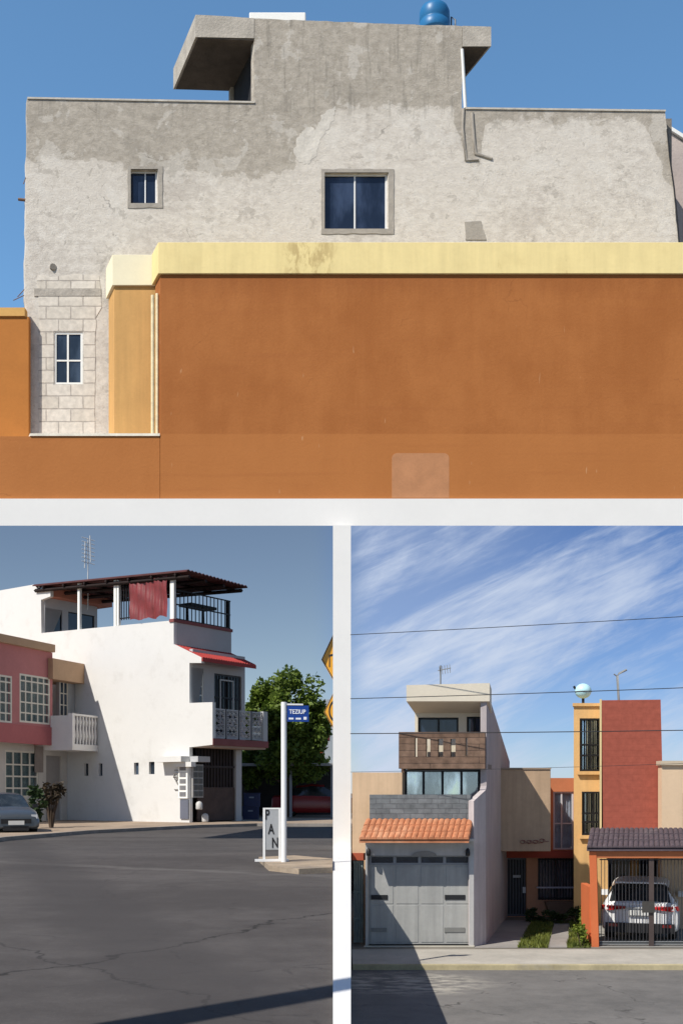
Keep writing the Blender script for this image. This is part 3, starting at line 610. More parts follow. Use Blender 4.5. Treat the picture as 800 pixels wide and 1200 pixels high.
# canopy over the terrace: corrugated metal on dark joists
A = PW.at(38, 686, .5); Aw = PW.pt(*PW.hit(38, 686), .5)
def c3(x, y, pl, d=0.):
    a, z = pl.hit(x, y, d); return pl.pt(a, z, d)
A = c3(38, 686, PW, .25); B = c3(219, 668.5, PW, .25)
PFc = Pl(B.x, B.y, *FU); Cc = c3(290, 688, PFc); Dd = A + (Cc - B)
def corr_sheet(A, B, C, D, n, amp, th):
    mb = MB(); vs, fs = [], []
    for i in range(n + 1):
        t = i / n; z = amp * (i % 2)
        for p, q in ((A, D), (B, C)):
            w = p.lerp(q, t) + Vector((0, 0, z)); vs += [w, w - Vector((0, 0, th))]
    for i in range(n):
        k = 4 * i
        fs += [(k, k + 2, k + 6, k + 4), (k + 1, k + 5, k + 7, k + 3), (k, k + 4, k + 5, k + 1), (k + 2, k + 3, k + 7, k + 6)]
    fs += [(0, 1, 3, 2), (4 * n, 4 * n + 2, 4 * n + 3, 4 * n + 1)]
    return mb.add(vs, fs)
CAN = M('dark_red_sheet', (.085, .03, .028), .7, .35, 2, .2, 8)
can = corr_sheet(A, B, Cc, Dd, 34, .07, .05).build('canopy', CAN, wh)
jo = MB()
for k in range(7):
    t = (k + .5) / 7; p, q = A.lerp(B, t), Dd.lerp(Cc, t); jo.tube([p - Vector((0, 0, .13)), q - Vector((0, 0, .13))], .07, 4)
for t in (.04, .3, .6, .9): p, q = A.lerp(Dd, t), B.lerp(Cc, t); jo.tube([p - Vector((0, 0, .24)), q - Vector((0, 0, .24))], .09, 4)
jo.build('joist', M('dark_timber', (.02, .011, .01), .8, .3, 3), can)
# roof room at the back of the terrace
e3 = PF3.hit(114, 720)[0]; z0 = zterr; z3 = PF3.hit(52, 700)[1]
wr_ = [PF3.rect(52.5, 711, 73, 742), PF3.rect(80, 715, 111, 742)]
wr_ = [(q[0], q[1], zterr + .05, z3 - .5) for q in wr_]
MB().panel(PF3, [(.2, z0), (e3, z0), (e3, z3), (.2, z3)], [[(q[0], q[2]), (q[1], q[2]), (q[1], q[3]), (q[0], q[3])] for q in wr_], 0, -.2).build('roof_room_wall', WREN_SHADE, wh)
for q in wr_: window(wh, PF3, q, -.06, .05, (.5,), (), BLACK, GL_DARK)
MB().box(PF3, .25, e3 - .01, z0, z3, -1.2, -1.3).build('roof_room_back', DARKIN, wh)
SALM = M('salmon_paint', (.46, .18, .12), .8, .12, 2)
MB().box(PF3, .25, PF3.hit(123, 712)[0], z3 + .003, PF3.hit(60, 691)[1], .55, -3.5).build('roof_room_roof', SALM, wh)
# red tiled awning
eA = PF2.hit(272, 760)[0]; zA = PW.hit(203.5, 756.5)[1]; zB = PW.hit(236, 771.5)[1]
dB = (PFE.o[0] - PF2.o[0]) * PF2.n[0] + (PFE.o[1] - PF2.o[1]) * PF2.n[1]
eB = PFE.hit(299, 777)[0]
aw = MB(); n = 22; vs, fs = [], []
off = (PFE.o[0] - PF2.o[0]) * FU[0] + (PFE.o[1] - PF2.o[1]) * FU[1]
def awp(t, k, lift): 
    p = PF2.pt(.02 + (eA - .02) * t, zA + .02, .002).lerp(PFE.pt(.02 + (eB - .02) * t, zB + .02, .06), k); p.z += lift; return p
for i in range(n * 2 + 1):
    t = i / (n * 2); h = .05 * (i % 2)
    vs += [awp(t, 0, h), awp(t, 1, h), awp(t, 1, -.16), awp(t, 0, -.16)]
for i in range(n * 2):
    k = 4 * i; fs += [(k, k + 4, k + 5, k + 1), (k + 1, k + 5, k + 6, k + 2), (k + 2, k + 6, k + 7, k + 3), (k + 3, k + 7, k + 4, k)]
fs += [(0, 1, 2, 3), tuple(8 * n + q for q in (3, 2, 1, 0))]
aw.add(vs, fs).build('tiled_awning', REDT, wh)
# upper front wall with window and barred balcony door
zsl = PF0.hit(226, 872)[1]; e0 = PF0.hit(287, 850)[0]; zu = zA - .2
w1 = PF0.rect(224.5, 783, 238.5, 825); w2 = PF0.rect(251, 791, 283, 862)
MB().panel(PF0, [(.21, zsl), (e0, zsl), (e0, zu), (.21, zu)], [[(q[0], q[2]), (q[1], q[2]), (q[1], q[3]), (q[0], q[3])] for q in (w1, w2)], 0, -.2).build('front_wall', WREN_SHADE, wh)
MB().box(PF0, e0 - .2, e0 - .003, .1, zu, -.21, -8).build('end_wall', WREN_SHADE, wh)
f = window(wh, PF0, w1, -.03, .06, (.5,), (.25, .5, .75), WHITE, GL_DARK)
d_ = window(wh, PF0, w2, -.08, .08, (.5,), (.62,), M('dark_frame', (.05, .05, .055), .5, .1), GL_DARK, name='balcony_door')
bars(MB(), PF0, (w2[0] + .08, w2[1] - .08, w2[2] + .08, w2[3] - .08), 9, .05, -.02, (.3, .62)).build('grille', BLACK, d_)
mb = MB(); q = PF0.rect(258, 797, 274, 850); frame_rect(mb, PF0, q, .06, .0, -.03); mb.build('inner_frame', M('pale_frame', (.5, .5, .5), .6, .05), d_)
# balcony
e1 = PF1.hit(314, 865)[0]; zb1 = PF1.hit(250, 865.5)[1]; zb0 = PF1.hit(250, 875)[1]
dd = (PF1.o[0] - PF0.o[0]) * PF0.n[0] + (PF1.o[1] - PF0.o[1]) * PF0.n[1]
offb = (PF1.o[0] - PF0.o[0]) * FU[0] + (PF1.o[1] - PF0.o[1]) * FU[1]
MB().box(PF1, .01, e1, zb0 + .06, zb1, .03, -dd - .002).build('balcony_slab', REDB, wh)
MB().box(PF1, .21, e1 - .05, zb0 - .02, zb0 + .058, -.1, -dd - .004).build('balcony_soffit', M('balcony_soffit', (.42, .33, .28), .85, .1), wh)
zrl = PF1.hit(252, 830)[1]
SCR = M('white_wrought_iron', (.46, .46, .48), .6, .1)
def scroll_panel(parent, pl, s0, s1, z0, z1, d):
    mb = MB(); frame_rect(mb, pl, (s0, s1, z0, z1), .05, d, d - .04)
    n = max(1, round((s1 - s0) / .32)); m = max(1, round((z1 - z0) / .32))
    for i in range(n):
        for j in range(m):
            cs = s0 + (s1 - s0) * (i + .5) / n; cz = z0 + (z1 - z0) * (j + .5) / m; rr = min((s1 - s0) / n, (z1 - z0) / m) * .46
            for q in (1, .5): mb.tube([pl.pt(cs + rr * q * math.cos(w * math.pi / 6), cz + rr * q * math.sin(w * math.pi / 6), d - .02) for w in range(13)], .022, 4, False)
    return mb.build('scroll_panel', SCR, parent)
k = 4
for i in range(k):
    s0 = .1 + (e1 - .35) * i / k; s1 = .1 + (e1 - .35) * (i + 1) / k - .06
    p = scroll_panel(wh, PF1, s0, s1, zb1 + .03, zrl, -.05)
    MB().box(PF1, s0 - .055, s0 - .005, zb1, zrl + .03, -.03, -.1).build('post', BLACK, wh)
MB().box(PF1, e1 - .34, e1 - .03, zb1, zrl + .05, 0, -.3).build('balcony_pier', WREN_SHADE, wh)
q0 = .1 + (e1 - .35) * 3 / k; MB().box(PF1, q0 + .02, q0 + (e1 - .35) / k - .1, zb1 + .04, zb1 + (zrl - zb1) * .52, -.1, -.13).build('screen_panel', WHITE, wh)
# ground floor: dark recessed car bay behind a brown gate, white post
zg = .12
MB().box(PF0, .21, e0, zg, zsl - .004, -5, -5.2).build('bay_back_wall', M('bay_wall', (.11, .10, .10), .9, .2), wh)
MB().box(PF0, .21, e0 - .21, zsl + .0, zsl + .2, -.21, -8).build('upper_floor', WREN_SHADE, wh)
q = PF0.rect(277, 876, 283.5, 963); MB().box(PF0, q[0], q[1], zg, zb0 - .03, -.02, -.3).build('post', WREN_SHADE, wh)
q = PF0.rect(233, 923, 276.5, 963); GB = M('brown_gate', (.075, .05, .042), .75, .3, 2, .3, 10)
gt = MB().box(PF0, q[0], q[1], zg + .05, q[3], -.08, -.14).build('gate', GB, wh)
q2 = (q[0], q[1], q[3] + .004, zsl - .05); bars(MB(), PF0, q2, 12, .06, -.09, (.5, .97)).build('gate_bars', M('brown_black_iron', (.035, .025, .024), .7, .2), gt)
MB().box(PF0, q2[0], q2[1], q2[2], q2[3], -.18, -.2).build('gate_shade_sheet', M('gate_shade', (.045, .04, .042), .9, .2), gt)  # dark sheet behind the bars stands in for the shaded bay
# --- things on and by the white house
WIRE = M('galvanised', (.55, .57, .58), .45, .1)
an = c3(103, 668, PW, -2); top = c3(103, 633, PW, -2); an.z = B.z
ta = thing('tv_antenna', 'old rooftop television antenna on a thin mast above the terrace canopy', 'antenna', an)
MB().tube([an - Vector((0, 0, .6)), Vector((an.x, an.y, top.z + .1))], .03, 6).build('mast', WIRE, ta)
mb = MB(); zc_ = top.z - .55
for dx in (-.14, .16): mb.tube([(an.x + dx, an.y - .1, zc_ - .75 + dx), (an.x + dx * .8, an.y - .1, zc_ + .6 + dx)], .03, 5)
for k in range(7): zz = zc_ - .6 + k * .2; mb.tube([(an.x - .26, an.y - .2, zz + .06), (an.x + .3, an.y + .2, zz - .05)], .02, 5)
mb.build('antenna_elements', WIRE, ta)
# red tarp
q = PW.rect(154, 679, 197.5, 726); mb = MB(); vs, fs = [], []; nx, nz = 40, 14
zt0, zt1 = PW.hit(175, 725)[1], PW.hit(175, 678)[1]
for i in range(nx + 1):
    for j in range(nz + 1):
        u, v = i / nx, j / nz
        d = .07 + .05 * math.sin(u * 26 + v * 2) * (1 - .5 * v) + .03 * math.sin(u * 55 + 3 * v) + .03 * math.sin(v * 9 + u * 8)
        vs.append(PW.pt(q[0] + (q[1] - q[0]) * u, zt0 + (zt1 - zt0) * v - (.05 * math.sin(u * 3.1) if j == nz else 0) + (.05 * math.sin(u * 17) if j == 0 else 0), d))
for i in range(nx):
    for j in range(nz): a = i * (nz + 1) + j; fs.append((a, a + nz + 1, a + nz + 2, a + 1))
mb.add(vs, fs, True); tp = mb.build('tarp', M('red_tarp', (.20, .03, .03), .45, .3, 2.5, .3, 6, spec=.5), None)
tag(tp, 'crumpled red tarp hung between white posts of the roof terrace', 'tarp')
# terrace table with bench
tbm = thing('picnic_table', 'dark picnic table with bench standing behind the terrace railing', 'table', PF2.pt(1.4, zterr, -.9))
DKT = M('dark_table', (.02, .025, .028), .6, .2)
c0 = PF2.hit(224, 710, -.7)[0]; c1 = PF2.hit(254, 716, -.7)[0]; zz = PF2.hit(224, 706, -.7)[1]; ze = PF2.hit(224, 733, -.7)[1]
MB().box(PF2, c0, c1, zz - .13, zz, -.7, -1.5).build('tabletop', DKT, tbm)
MB().box(PF2, c0 - .05, c1 - .5, zterr + .62, zterr + .7, -.4, -.65).build('bench', DKT, tbm)
for s in (c0 + .15, c1 - .55):
    MB().tube([PF2.pt(s, zz - .12, -1.1), PF2.pt(s - .25, zterr, -.8)], .07, 6).build('leg', DKT, tbm)
    MB().tube([PF2.pt(s, zz - .12, -1.1), PF2.pt(s + .3, zterr, -1.4)], .07, 6).build('leg', DKT, tbm)
# balcony plant
rng = random.Random(5)
pq = PF1.pt(.35, zb1, -.5); bp = thing('potted_plant', 'leafy potted plant standing on the white house balcony', 'plant', pq)
MB().lathe(pq, [(0, 0), (.16, 0), (.22, .4), (.2, .4), (.19, .34), (0, .34)]).build('pot', M('terracotta', (.36, .15, .08), .8, .15), bp)
leaves(MB(), pq + Vector((0, 0, .85)), .3, .3, .5, 170, .13, rng, 8, .1).build('foliage', M_leaf('balcony_leaf', (.05, .10, .03)), bp)
# meters on the wall corner
mt = thing('meter_cabinet', 'white meter cabinet with pipes on the white house corner, under a small ledge', 'meter cabinet', PW.pt(a222, 1.8, 0))
q = PW.rect(210.5, 896, 221.5, 936); MB().box(PW, *q, .10, .005).build('cabinet', WHITE, mt, bevel=.01)
mb = MB(); hh = (q[3] - q[2])
for k in range(5): mb.box(PW, q[0] + .1, q[1] - .1, q[2] + hh * (.06 + .19 * k), q[2] + hh * (.06 + .19 * k + .13), .115, .09)
mb.build('meter_windows', M('meter_grey', (.2, .2, .21), .3, .2, 6), mt)
q = PF0.rect(224, 896, 236.5, 935); MB().box(PF0, *q, .10, .005).build('cabinet', M('meter_box_grey', (.36, .35, .34), .6, .1), mt, bevel=.01)
mb = MB(); hh = (q[3] - q[2])
for k in range(5): 
    for s in (0, 1): w_ = (q[1] - q[0]); mb.box(PF0, q[0] + w_ * (.08 + .46 * s), q[0] + w_ * (.46 + .46 * s), q[2] + hh * (.04 + .19 * k), q[2] + hh * (.04 + .19 * k + .15), .12, .09)
mb.build('meter_windows', M('meter_dark', (.10, .095, .09), .4, .3, 6), mt)
ld = MB(); q = PW.rect(191, 887, 222, 893.5); ld.box(PW, q[0], q[1] - .001, q[2], q[3], .55, .004); ld.box(PW, q[0] + .9, q[0] + 2.0, q[2] - .22, q[2] - .002, .3, .004)
ld.build('ledge', WREN, mt); ld = MB(); q2 = PF0.rect(223, 887, 236.5, 893.5); ld.box(PF0, .004, q2[1], q[2], q[3], .5, .004); ld.build('ledge', WREN_SHADE, mt)
MB().box(PW, *PW.rect(212, 938, 221.5, 960), .06, .004).build('lower_box', M('slate_blue', (.13, .14, .18), .6, .1), mt)
mb = MB(); 
for y in (903, 910.5, 925.5): a, z = PW.hit(205, y); mb.tube([PW.pt(a, z, .04), PW.pt(PW.hit(210.6, y)[0], z, .04)], .025, 5)
mb.tube([PW.pt(*PW.hit(x, y), .05) for x, y in ((204.5, 912), (205, 907), (209, 906.5), (209.5, 911), (206.5, 914), (209, 919))], .035, 5)
mb.build('conduit', M('conduit_grey', (.3, .29, .28), .5, .1), mt)
for x, y0, y1 in ((227.5, 939, 949), (234.5, 953, 968)):
    a, z1 = PF0.hit(x, y0); _, z0 = PF0.hit(x, y1); z0 = max(z0, .13); p = PF0.pt(a, z0, .3); h = z1 - z0
    MB().lathe(p, [(0, 0), (.13, 0), (.15, .1 * h), (.15, .7 * h), (.1, .9 * h), (0, h)], 12).build('gas_meter', M('meter_pale', (.55, .54, .52), .5, .1), mt)

# ================================================================== PINK HOUSE
KU = (.358, .934)
def pk(x, y, d=0.): q = plane_from(x, y, *KU); return q.shift(d) if d else q
PK0 = pk(79, 940); PK1 = pk(88, 830); PKc = pk(99, 785); PKb = pk(115, 860); PK2 = PK1.shift(.38)
PINK = M('pink_render', (.50, .20, .20), .85, .1, 1, .15, 12); PINKD = M('deep_pink_render', (.44, .14, .145), .85, .1, 1); TAN = M('tan_cornice', (.50, .33, .21), .85, .1, 1.5); PALE = M('pale_wall', (.60, .57, .53), .85, .1, 1.5)
ph = thing('pink_house', 'pink terraced house with tan cornice, white lattice windows and balcony beside the white house', 'house', PK0.pt(-3, 0, 0))
LAT = M('lattice_paint', (.72, .68, .60), .6, .05); CURT = M('teal_curtain', (.26, .36, .36), .9, .3, 6)
hz = lambda pl, x, y: pl.hit(x, y)[1]
def rz(pl, x0, y0, x1, y1): return pl.rect(x0, y0, x1, y1)
# ground floor
w0 = PK0.rect(6, 880, 45, 935); dr_ = PK0.rect(54, 886, 72, 958); dr_ = (dr_[0], dr_[1], .13, dr_[3])
zf = PK0.hit(75, 874)[1]
MB().panel(PK0, [(-9, .12), (-.02, .12), (-.02, zf + .3), (-9, zf + .3)], [[(q[0], q[2]), (q[1], q[2]), (q[1], q[3]), (q[0], q[3])] for q in (w0, dr_)], 0, -.22).build('ground_floor_wall', PALE, ph)
f = window(ph, PK0, w0, -.02, .09, (.25, .5, .75), (.2, .45, .7), LAT, GL_SEE, curtain=CURT)
dd_ = MB().box(PK0, *dr_, -.1, -.16).build('door', M('grey_door', (.33, .31, .30), .6, .1), ph)
MB().tube([PK0.pt(dr_[1] - .12, 1.1, -.08), PK0.pt(dr_[1] - .12, 1.35, -.08)], .03, 6).build('handle', WIRE, dd_)
MB().box(PK0, dr_[0] - .9, dr_[0] - .25, 2.4, zf - .1, .03, .004).build('wall_panel', M('dark_shield', (.28, .24, .22), .7, .2), ph)
# upper set-back wall
w1 = PK1.rect(70.5, 799, 80, 840); zt1_ = PK1.hit(80, 790)[1]
e_in = PK1.hit(69.5, 830)[0]
MB().panel(PK1, [(e_in, zf + .302), (-.02, zf + .302), (-.02, zt1_), (e_in, zt1_)], [[(w1[0], w1[2]), (w1[1], w1[2]), (w1[1], w1[3]), (w1[0], w1[3])]], 0, -.2).build('upper_wall', M('grey_blue_wall', (.42, .43, .45), .85, .08), ph)
window(ph, PK1, w1, -.02, .06, (.5,), (.33, .66), LAT, GL_DARK)
# pink box bay
e2_ = PK2.hit(60, 830)[0]; zb2 = PK2.hit(55, 873)[1]; zt2 = PK2.hit(55, 764)[1]
w2 = PK2.rect(23, 792, 59, 848); w3 = PK2.rect(-22, 790, 14, 846)
hs = [[(q[0], q[2]), (q[1], q[2]), (q[1], q[3]), (q[0], q[3])] for q in (w2, w3)]
w2 = (w2[0], w2[1] - .05, w2[2], w2[3]); hs[0] = [(w2[0], w2[2]), (w2[1], w2[2]), (w2[1], w2[3]), (w2[0], w2[3])]
e2x = PK2.hit(61.5, 830)[0]
MB().panel(PK2, [(-10, zb2), (e2x, zb2), (e2x, zt2), (-10, zt2)], hs, 0, -.22).build('bay_front', PINK, ph)
MB().box(PK2, e2x - .2, e2x - .002, zb2, zt2, -.221, -.9).build('bay_side', PINK, ph)
zs = PK2.hit(40, 851)[1]
MB().box(PK2, -10, e2x + .02, zb2 - .02, zs, .07, .004).build('bay_sill_band', PINKD, ph)
for q in (w2, w3): window(ph, PK2, q, -.0, .08, (.2, .4, .6, .8), (.2, .42, .64, .86), LAT, GL_SEE, curtain=CURT)
# cornices
z0 = PK2.hit(60, 768)[1]
MB().box(PK2, -10, PK2.hit(62.5, 765, .2)[0] + .12, zt2 + .002, PK2.hit(60, 756)[1], .22, -2).build('bay_cornice', TAN, ph)
dcn = .0
z0, z1 = PKc.hit(90, 800)[1], PKc.hit(92, 777)[1]
MB().box(PKc, PKc.hit(62, 785)[0], -.01, z0, z1, 0, -1.6).build('cornice', TAN, ph)
# roof and end wall of the body
MB().box(PK1, -9, -.015, zf + .304, zf + .5, -.202, -2).build('upper_floor', PALE, ph); MB().box(PK1, -9, -.015, zt1_ + .003, zt1_ + .15, -.0, -2.6).build('roof_edge', TAN, ph)
MB().box(PK0, -9, -.03, .12, zt1_ - .02, -1.75, -9).build('body', PALE, ph)
MB().box(PK0, -9, -.02, zt1_ - .0, zt1_ + .2, -1.7, -9).build('roof', TAN, ph)
# balcony
zb_0, zb_1, zb_2 = PKb.hit(100, 880)[1], PKb.hit(100, 873)[1], PKb.hit(100, 840)[1]
sb0 = PKb.hit(84.5, 850)[0]
dpk = (PKb.o[0] - PK1.o[0]) * PKb.n[0] + (PKb.o[1] - PK1.o[1]) * PKb.n[1]
BW = M('balcony_white', (.78, .76, .74), .7, .05)
MB().box(PKb, sb0, -.02, zb_0, zb_1, 0, -dpk).build('balcony_slab', BW, ph)
mb = MB(); nb_ = 8
for i in range(nb_):
    s = sb0 + .12 + (-.14 - sb0) * (i + .5) / nb_; p = PKb.pt(s, zb_1, -.08); h = zb_2 - zb_1
    mb.lathe(p, [(.05, 0), (.05, .1 * h), (.085, .3 * h), (.05, .6 * h), (.08, .8 * h), (.05, .92 * h), (.05, h)], 8)
mb.build('baluster', BW, ph)
MB().box(PKb, sb0 + .0, -.02, zb_2, zb_2 + .09, .02, -.18).build('balcony_rail', BW, ph)
MB().box(PKb, sb0 - .02, sb0 + .14, zb_1 - .2, zb_2 + .1, .03, -.2).build('balcony_pier', BW, ph)
MB().box(PKb, sb0 + .0, sb0 + .12, zb_1, zb_2, -.22, -dpk - .0).build('balcony_side', BW, ph)

# ================================================================== CARS
def car(root, pos, heading, st, paint, glass, side_rng, front_glass, rear_glass, wheels, wr=.33, half=.8):
    """st: stations (x, z_bottom, z_belt, z_top, w_body, w_belt, w_top); x forward."""
    fx, fy = heading; l = math.hypot(fx, fy); fx, fy = fx / l, fy / l
    T = lambda x, y, z: Vector((pos[0] + fx * x - fy * y, pos[1] + fy * x + fx * y, pos[2] + z))
    def half_sec(s):
        x, zb, zl, zt, wb, wl, wt = s; g = zt - zl; L = lambda a, b, t: a + (b - a) * t
        return [(0, zt), (.55 * wt, zt - .012), (.86 * wt, zt - .04 * min(1, g / .3 + .3)), (wt, zt - .16 * g - .02), (L(wt, wl, .5), L(zt - .16 * g - .02, zl, .5)), (wl - .012, zl), (wl + .012, zl - .05), (wb, L(zl, zb, .4)), (wb, L(zl, zb, .7)), (wb - .02, zb + .06), (wb - .09, zb), (0, zb)]
    secs = [half_sec(s) for s in st]; nh = len(secs[0])
    body, wins = MB(), {}
    def vert(i, j, sgn, push=0.):
        y, z = secs[i][j]; return T(st[i][0], sgn * (y + push), z)
    for sgn in (1, -1):
        for i in range(len(st) - 1):
            for j in range(nh - 1):
                q = [vert(i, j, sgn), vert(i + 1, j, sgn), vert(i + 1, j + 1, sgn), vert(i, j + 1, sgn)]
                key = None
                if j in (3, 4) and i in side_rng: key = ('side', sgn)
                elif j in (0, 1, 2) and i in front_glass: key = ('windscreen', 0)
                elif j in (0, 1, 2) and i in rear_glass: key = ('rear_window', 0)
                if key: wins.setdefault(key, MB()).add(q, [(0, 1, 2, 3)], True)
                else: body.add(q, [(0, 1, 2, 3)], True)
        for i in (0, len(st) - 1):
            vs = [vert(i, j, sgn) for j in range(nh)]; body.add(vs, [tuple(range(nh))])
    o = body.build('body', paint, root)
    bm = bmesh.new(); bm.from_mesh(o.data); bmesh.ops.remove_doubles(bm, verts=bm.verts, dist=.0005); bmesh.ops.recalc_face_normals(bm, faces=bm.faces); bm.to_mesh(o.data); bm.free()
    for (nm, sg), m in wins.items():
        w = m.build('side_window' if nm == 'side' else nm, glass, root)
        bm = bmesh.new(); bm.from_mesh(w.data); bmesh.ops.remove_doubles(bm, verts=bm.verts, dist=.0005); bmesh.ops.recalc_face_normals(bm, faces=bm.faces); bm.to_mesh(w.data); bm.free()
    TY = M('tyre', (.02, .02, .02), .85, .1); RIM = M('alloy', (.5, .5, .52), .35, .1)
    for wx in wheels:
        for sgn in (1, -1):
            c = lambda y, r, a: T(wx + r * math.cos(a), sgn * y, wr + r * math.sin(a))
            def ring(prof, n=20):
                mb = MB(); vs, fs = [], []
                for y, r in prof: vs += [c(y, r, 2 * math.pi * k / n) for k in range(n)]
                for i in range(len(prof) - 1):
                    for k in range(n): k2 = (k + 1) % n; fs.append((i * n + k, i * n + k2, (i + 1) * n + k2, (i + 1) * n + k))
                mb.add(vs, fs, True); return mb
            w = ring([(half - .2, .1), (half - .2, wr - .03), (half - .17, wr), (half + .0, wr), (half + .03, wr - .03), (half + .035, wr * .68)]).build('wheel', TY, root)
            ring([(half + .03, wr * .68), (half + .0, wr * .5), (half + .02, .06), (half + .02, .001)]).build('rim', RIM, w)
    return T
def tbox(T, x0, x1, y0, y1, z0, z1): return MB().hexa([T(x0, y0, z0), T(x1, y0, z0), T(x1, y1, z0), T(x0, y1, z0), T(x0, y0, z1), T(x1, y0, z1), T(x1, y1, z1), T(x0, y1, z1)])
CARGL = M_glass('car_glass', (.015, .018, .02), .05)
SED = [(-2.12, .32, .78, .84, .76, .68, .6), (-2.05, .24, .86, .93, .82, .74, .66), (-1.45, .2, .92, .99, .85, .78, .66), (-.95, .2, .93, 1.36, .86, .79, .60), (-.2, .2, .92, 1.45, .86, .80, .62), (.35, .2, .90, 1.40, .86, .80, .60), (1.05, .2, .88, .97, .86, .79, .68), (1.75, .2, .80, .86, .84, .76, .66), (2.02, .22, .68, .74, .80, .72, .62), (2.14, .3, .58, .62, .72, .64, .56)]
LIGHT = M_glass('headlight_glass', (.55, .57, .6), .12); PLATE = M('number_plate', (.62, .62, .6), .5, .05); BLKP = M('black_trim', (.02, .02, .022), .5, .1); RED = M_glass('red_lens', (.30, .012, .012), .15)
cp = gp(18, 980); hd = (.46, -.89)
gc = thing('parked_car', 'silver grey car parked nose out before the pink house', 'car', cp)
T = car(gc, (cp.x - hd[0] * 2.0, cp.y - hd[1] * 2.0, .02), hd, SED, M('silver_paint', (.10, .12, .145), .3, .04, metal=.5, spec=.6), CARGL, (2, 3, 4, 5), (5,), (2,), (-1.3, 1.32))
tbox(T, 2.0, 2.17, -.5, .5, .40, .56).build('grille', BLKP, gc); tbox(T, 2.0, 2.16, -.42, .42, .16, .32).build('lower_grille', BLKP, gc)
for s in (1, -1): tbox(T, 1.86, 2.10, s * .52, s * .72, .56, .70).build('headlight', LIGHT, gc)
tbox(T, 2.165, 2.19, -.26, .26, .36, .50).build('number_plate', PLATE, gc)
for s in (1, -1): tbox(T, .75, .95, s * .82, s * .98, .92, 1.05).build('wing_mirror', BLKP, gc)
# shrubs by the pink house door
rng = random.Random(11)
p = gp(42, 971, .12); sh = thing('garden_shrub', 'dark green shrub growing between the silver car and the brown planting', 'shrub', p)
leaves(MB(), p + Vector((0, 0, .85)), .38, .38, .8, 420, .13, rng, 14, .3).build('foliage', M_leaf('dark_leaf', (.030, .06, .022)), sh)
MB().tube([p, p + Vector((.02, 0, .9))], .05, 6).build('stem', M('bark', (.10, .07, .05), .95, .3), sh)
p = gp(60, 970, .12); sb = thing('dry_shrub', 'withered brown shrub with bare stems before the pink house door', 'shrub', p)
fm = leaves(MB(), p + Vector((0, 0, 1.25)), .55, .4, .55, 420, .12, rng, 14, .2); fm.build('foliage', M_leaf('dry_leaf', (.055, .045, .03)), sb)
mb = MB()
for k in range(9): w = k * .7; mb.tube([p + Vector((.05 * math.cos(w), .05 * math.sin(w), 0)), p + Vector((.14 * math.cos(w), .1 * math.sin(w), .6)), p + Vector((.38 * math.cos(w), .3 * math.sin(w), 1.4))], [.04, .03, .015], 5)
mb.build('stem', MATS['bark'], sb)
# ================================================================== BEHIND THE JUNCTION: tree, carport building, red car
def tree(name, label, base, h, crowns, leafmat, seed, group=None, n=2600, size=.2):
    rng = random.Random(seed); t = thing(name, label, 'tree', base, group)
    mb = MB(); b = Vector(base); mb.tube([b, b + Vector((.1, 0, h * .35)), b + Vector((.05, .1, h * .7))], [.22, .17, .1], 9)
    cm = MB()
    for (cx, cy, cz, rx, ry, rz) in crowns:
        c = b + Vector((cx, cy, cz)); mb.tube([b + Vector((.08, 0, h * .35)), b + Vector((cx * .5, cy * .5, (cz + h * .35) / 2)), c], [.12, .08, .03], 6)
        leaves(cm, c, rx, ry, rz, n, size, rng, 30, .5)
    mb.build('trunk', MATS['bark'], t); cm.build('crown', leafmat, t); return t
tb = gp(336, 960.5); TD = tb.y
k = TD / F
tree('street_tree', 'round dense green tree behind the blue street sign and white house', tb, 5, [(0, 0, 1.5 + (928 - 834) * k, 46 * k, 2.2, 55 * k), (-46 * k, 1.4, 1.5 + (928 - 890) * k, 22 * k, 1.5, 34 * k), (-28 * k, .3, 1.5 + (928 - 842) * k, 26 * k, 1.8, 40 * k), (27 * k, .2, 1.5 + (928 - 850) * k, 27 * k, 1.8, 44 * k), (4 * k, 0, 1.5 + (928 - 888) * k, 48 * k, 2.0, 34 * k)], M_leaf('tree_leaf', (.10, .175, .03), .6, .9), 4, n=6500, size=.16)
# open-fronted shed building with slab roof, dark inside
PS = Pl(0, TD + 1.8); r_ = lambda *a: PS.rect(*a)
cs = thing('carport_building', 'dark open carport building with a thin slab roof behind the tree', 'building', (0, TD + 4, 0))
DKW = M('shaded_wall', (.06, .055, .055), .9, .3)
zroof = PS.hit(370, 899)[1]; xa, xb = PS.hit(275, 900)[0], PS.hit(404, 900)[0]
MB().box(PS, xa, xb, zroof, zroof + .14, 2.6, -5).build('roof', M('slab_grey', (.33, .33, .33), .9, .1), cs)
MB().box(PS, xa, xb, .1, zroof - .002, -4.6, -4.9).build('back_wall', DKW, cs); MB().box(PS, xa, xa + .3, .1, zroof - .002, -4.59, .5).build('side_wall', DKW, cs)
for x in (340.5, 389): 
    a = PS.hit(x, 900, 2.3)[0]; MB().box(PS, a - .07, a + .07, .1, zroof - .002, 2.35, 2.2).build('post', M('post_grey', (.35, .36, .38), .7, .1), cs)
rb = thing('red_shop_front', 'small red walled building with pale gable above the carport roof', 'building', (0, TD + 6, 0)); PR = Pl(0, TD + 5.2)
a0, _ = PR.hit(352, 880); a1, _ = PR.hit(378, 880); a2, _ = PR.hit(430, 880)
MB().ppanel(PR, [(352, 898), (362, 878), (378, 876), (378, 898)], (), 0, -2).build('red_wall', M('red_orange_paint', (.50, .10, .05), .85, .1), rb)
MB().ppanel(PR, [(361, 872), (370, 862), (378, 862), (378, 876), (361, 877.5)], (), .02, -2).build('gable', M('tan_gable', (.45, .32, .26), .85, .1), rb)
MB().ppanel(PR, [(378.2, 820), (402, 820), (402, 898), (378.2, 898)], (), .1, -3).build('grey_wall', M('bluish_wall', (.34, .38, .42), .85, .1), rb)
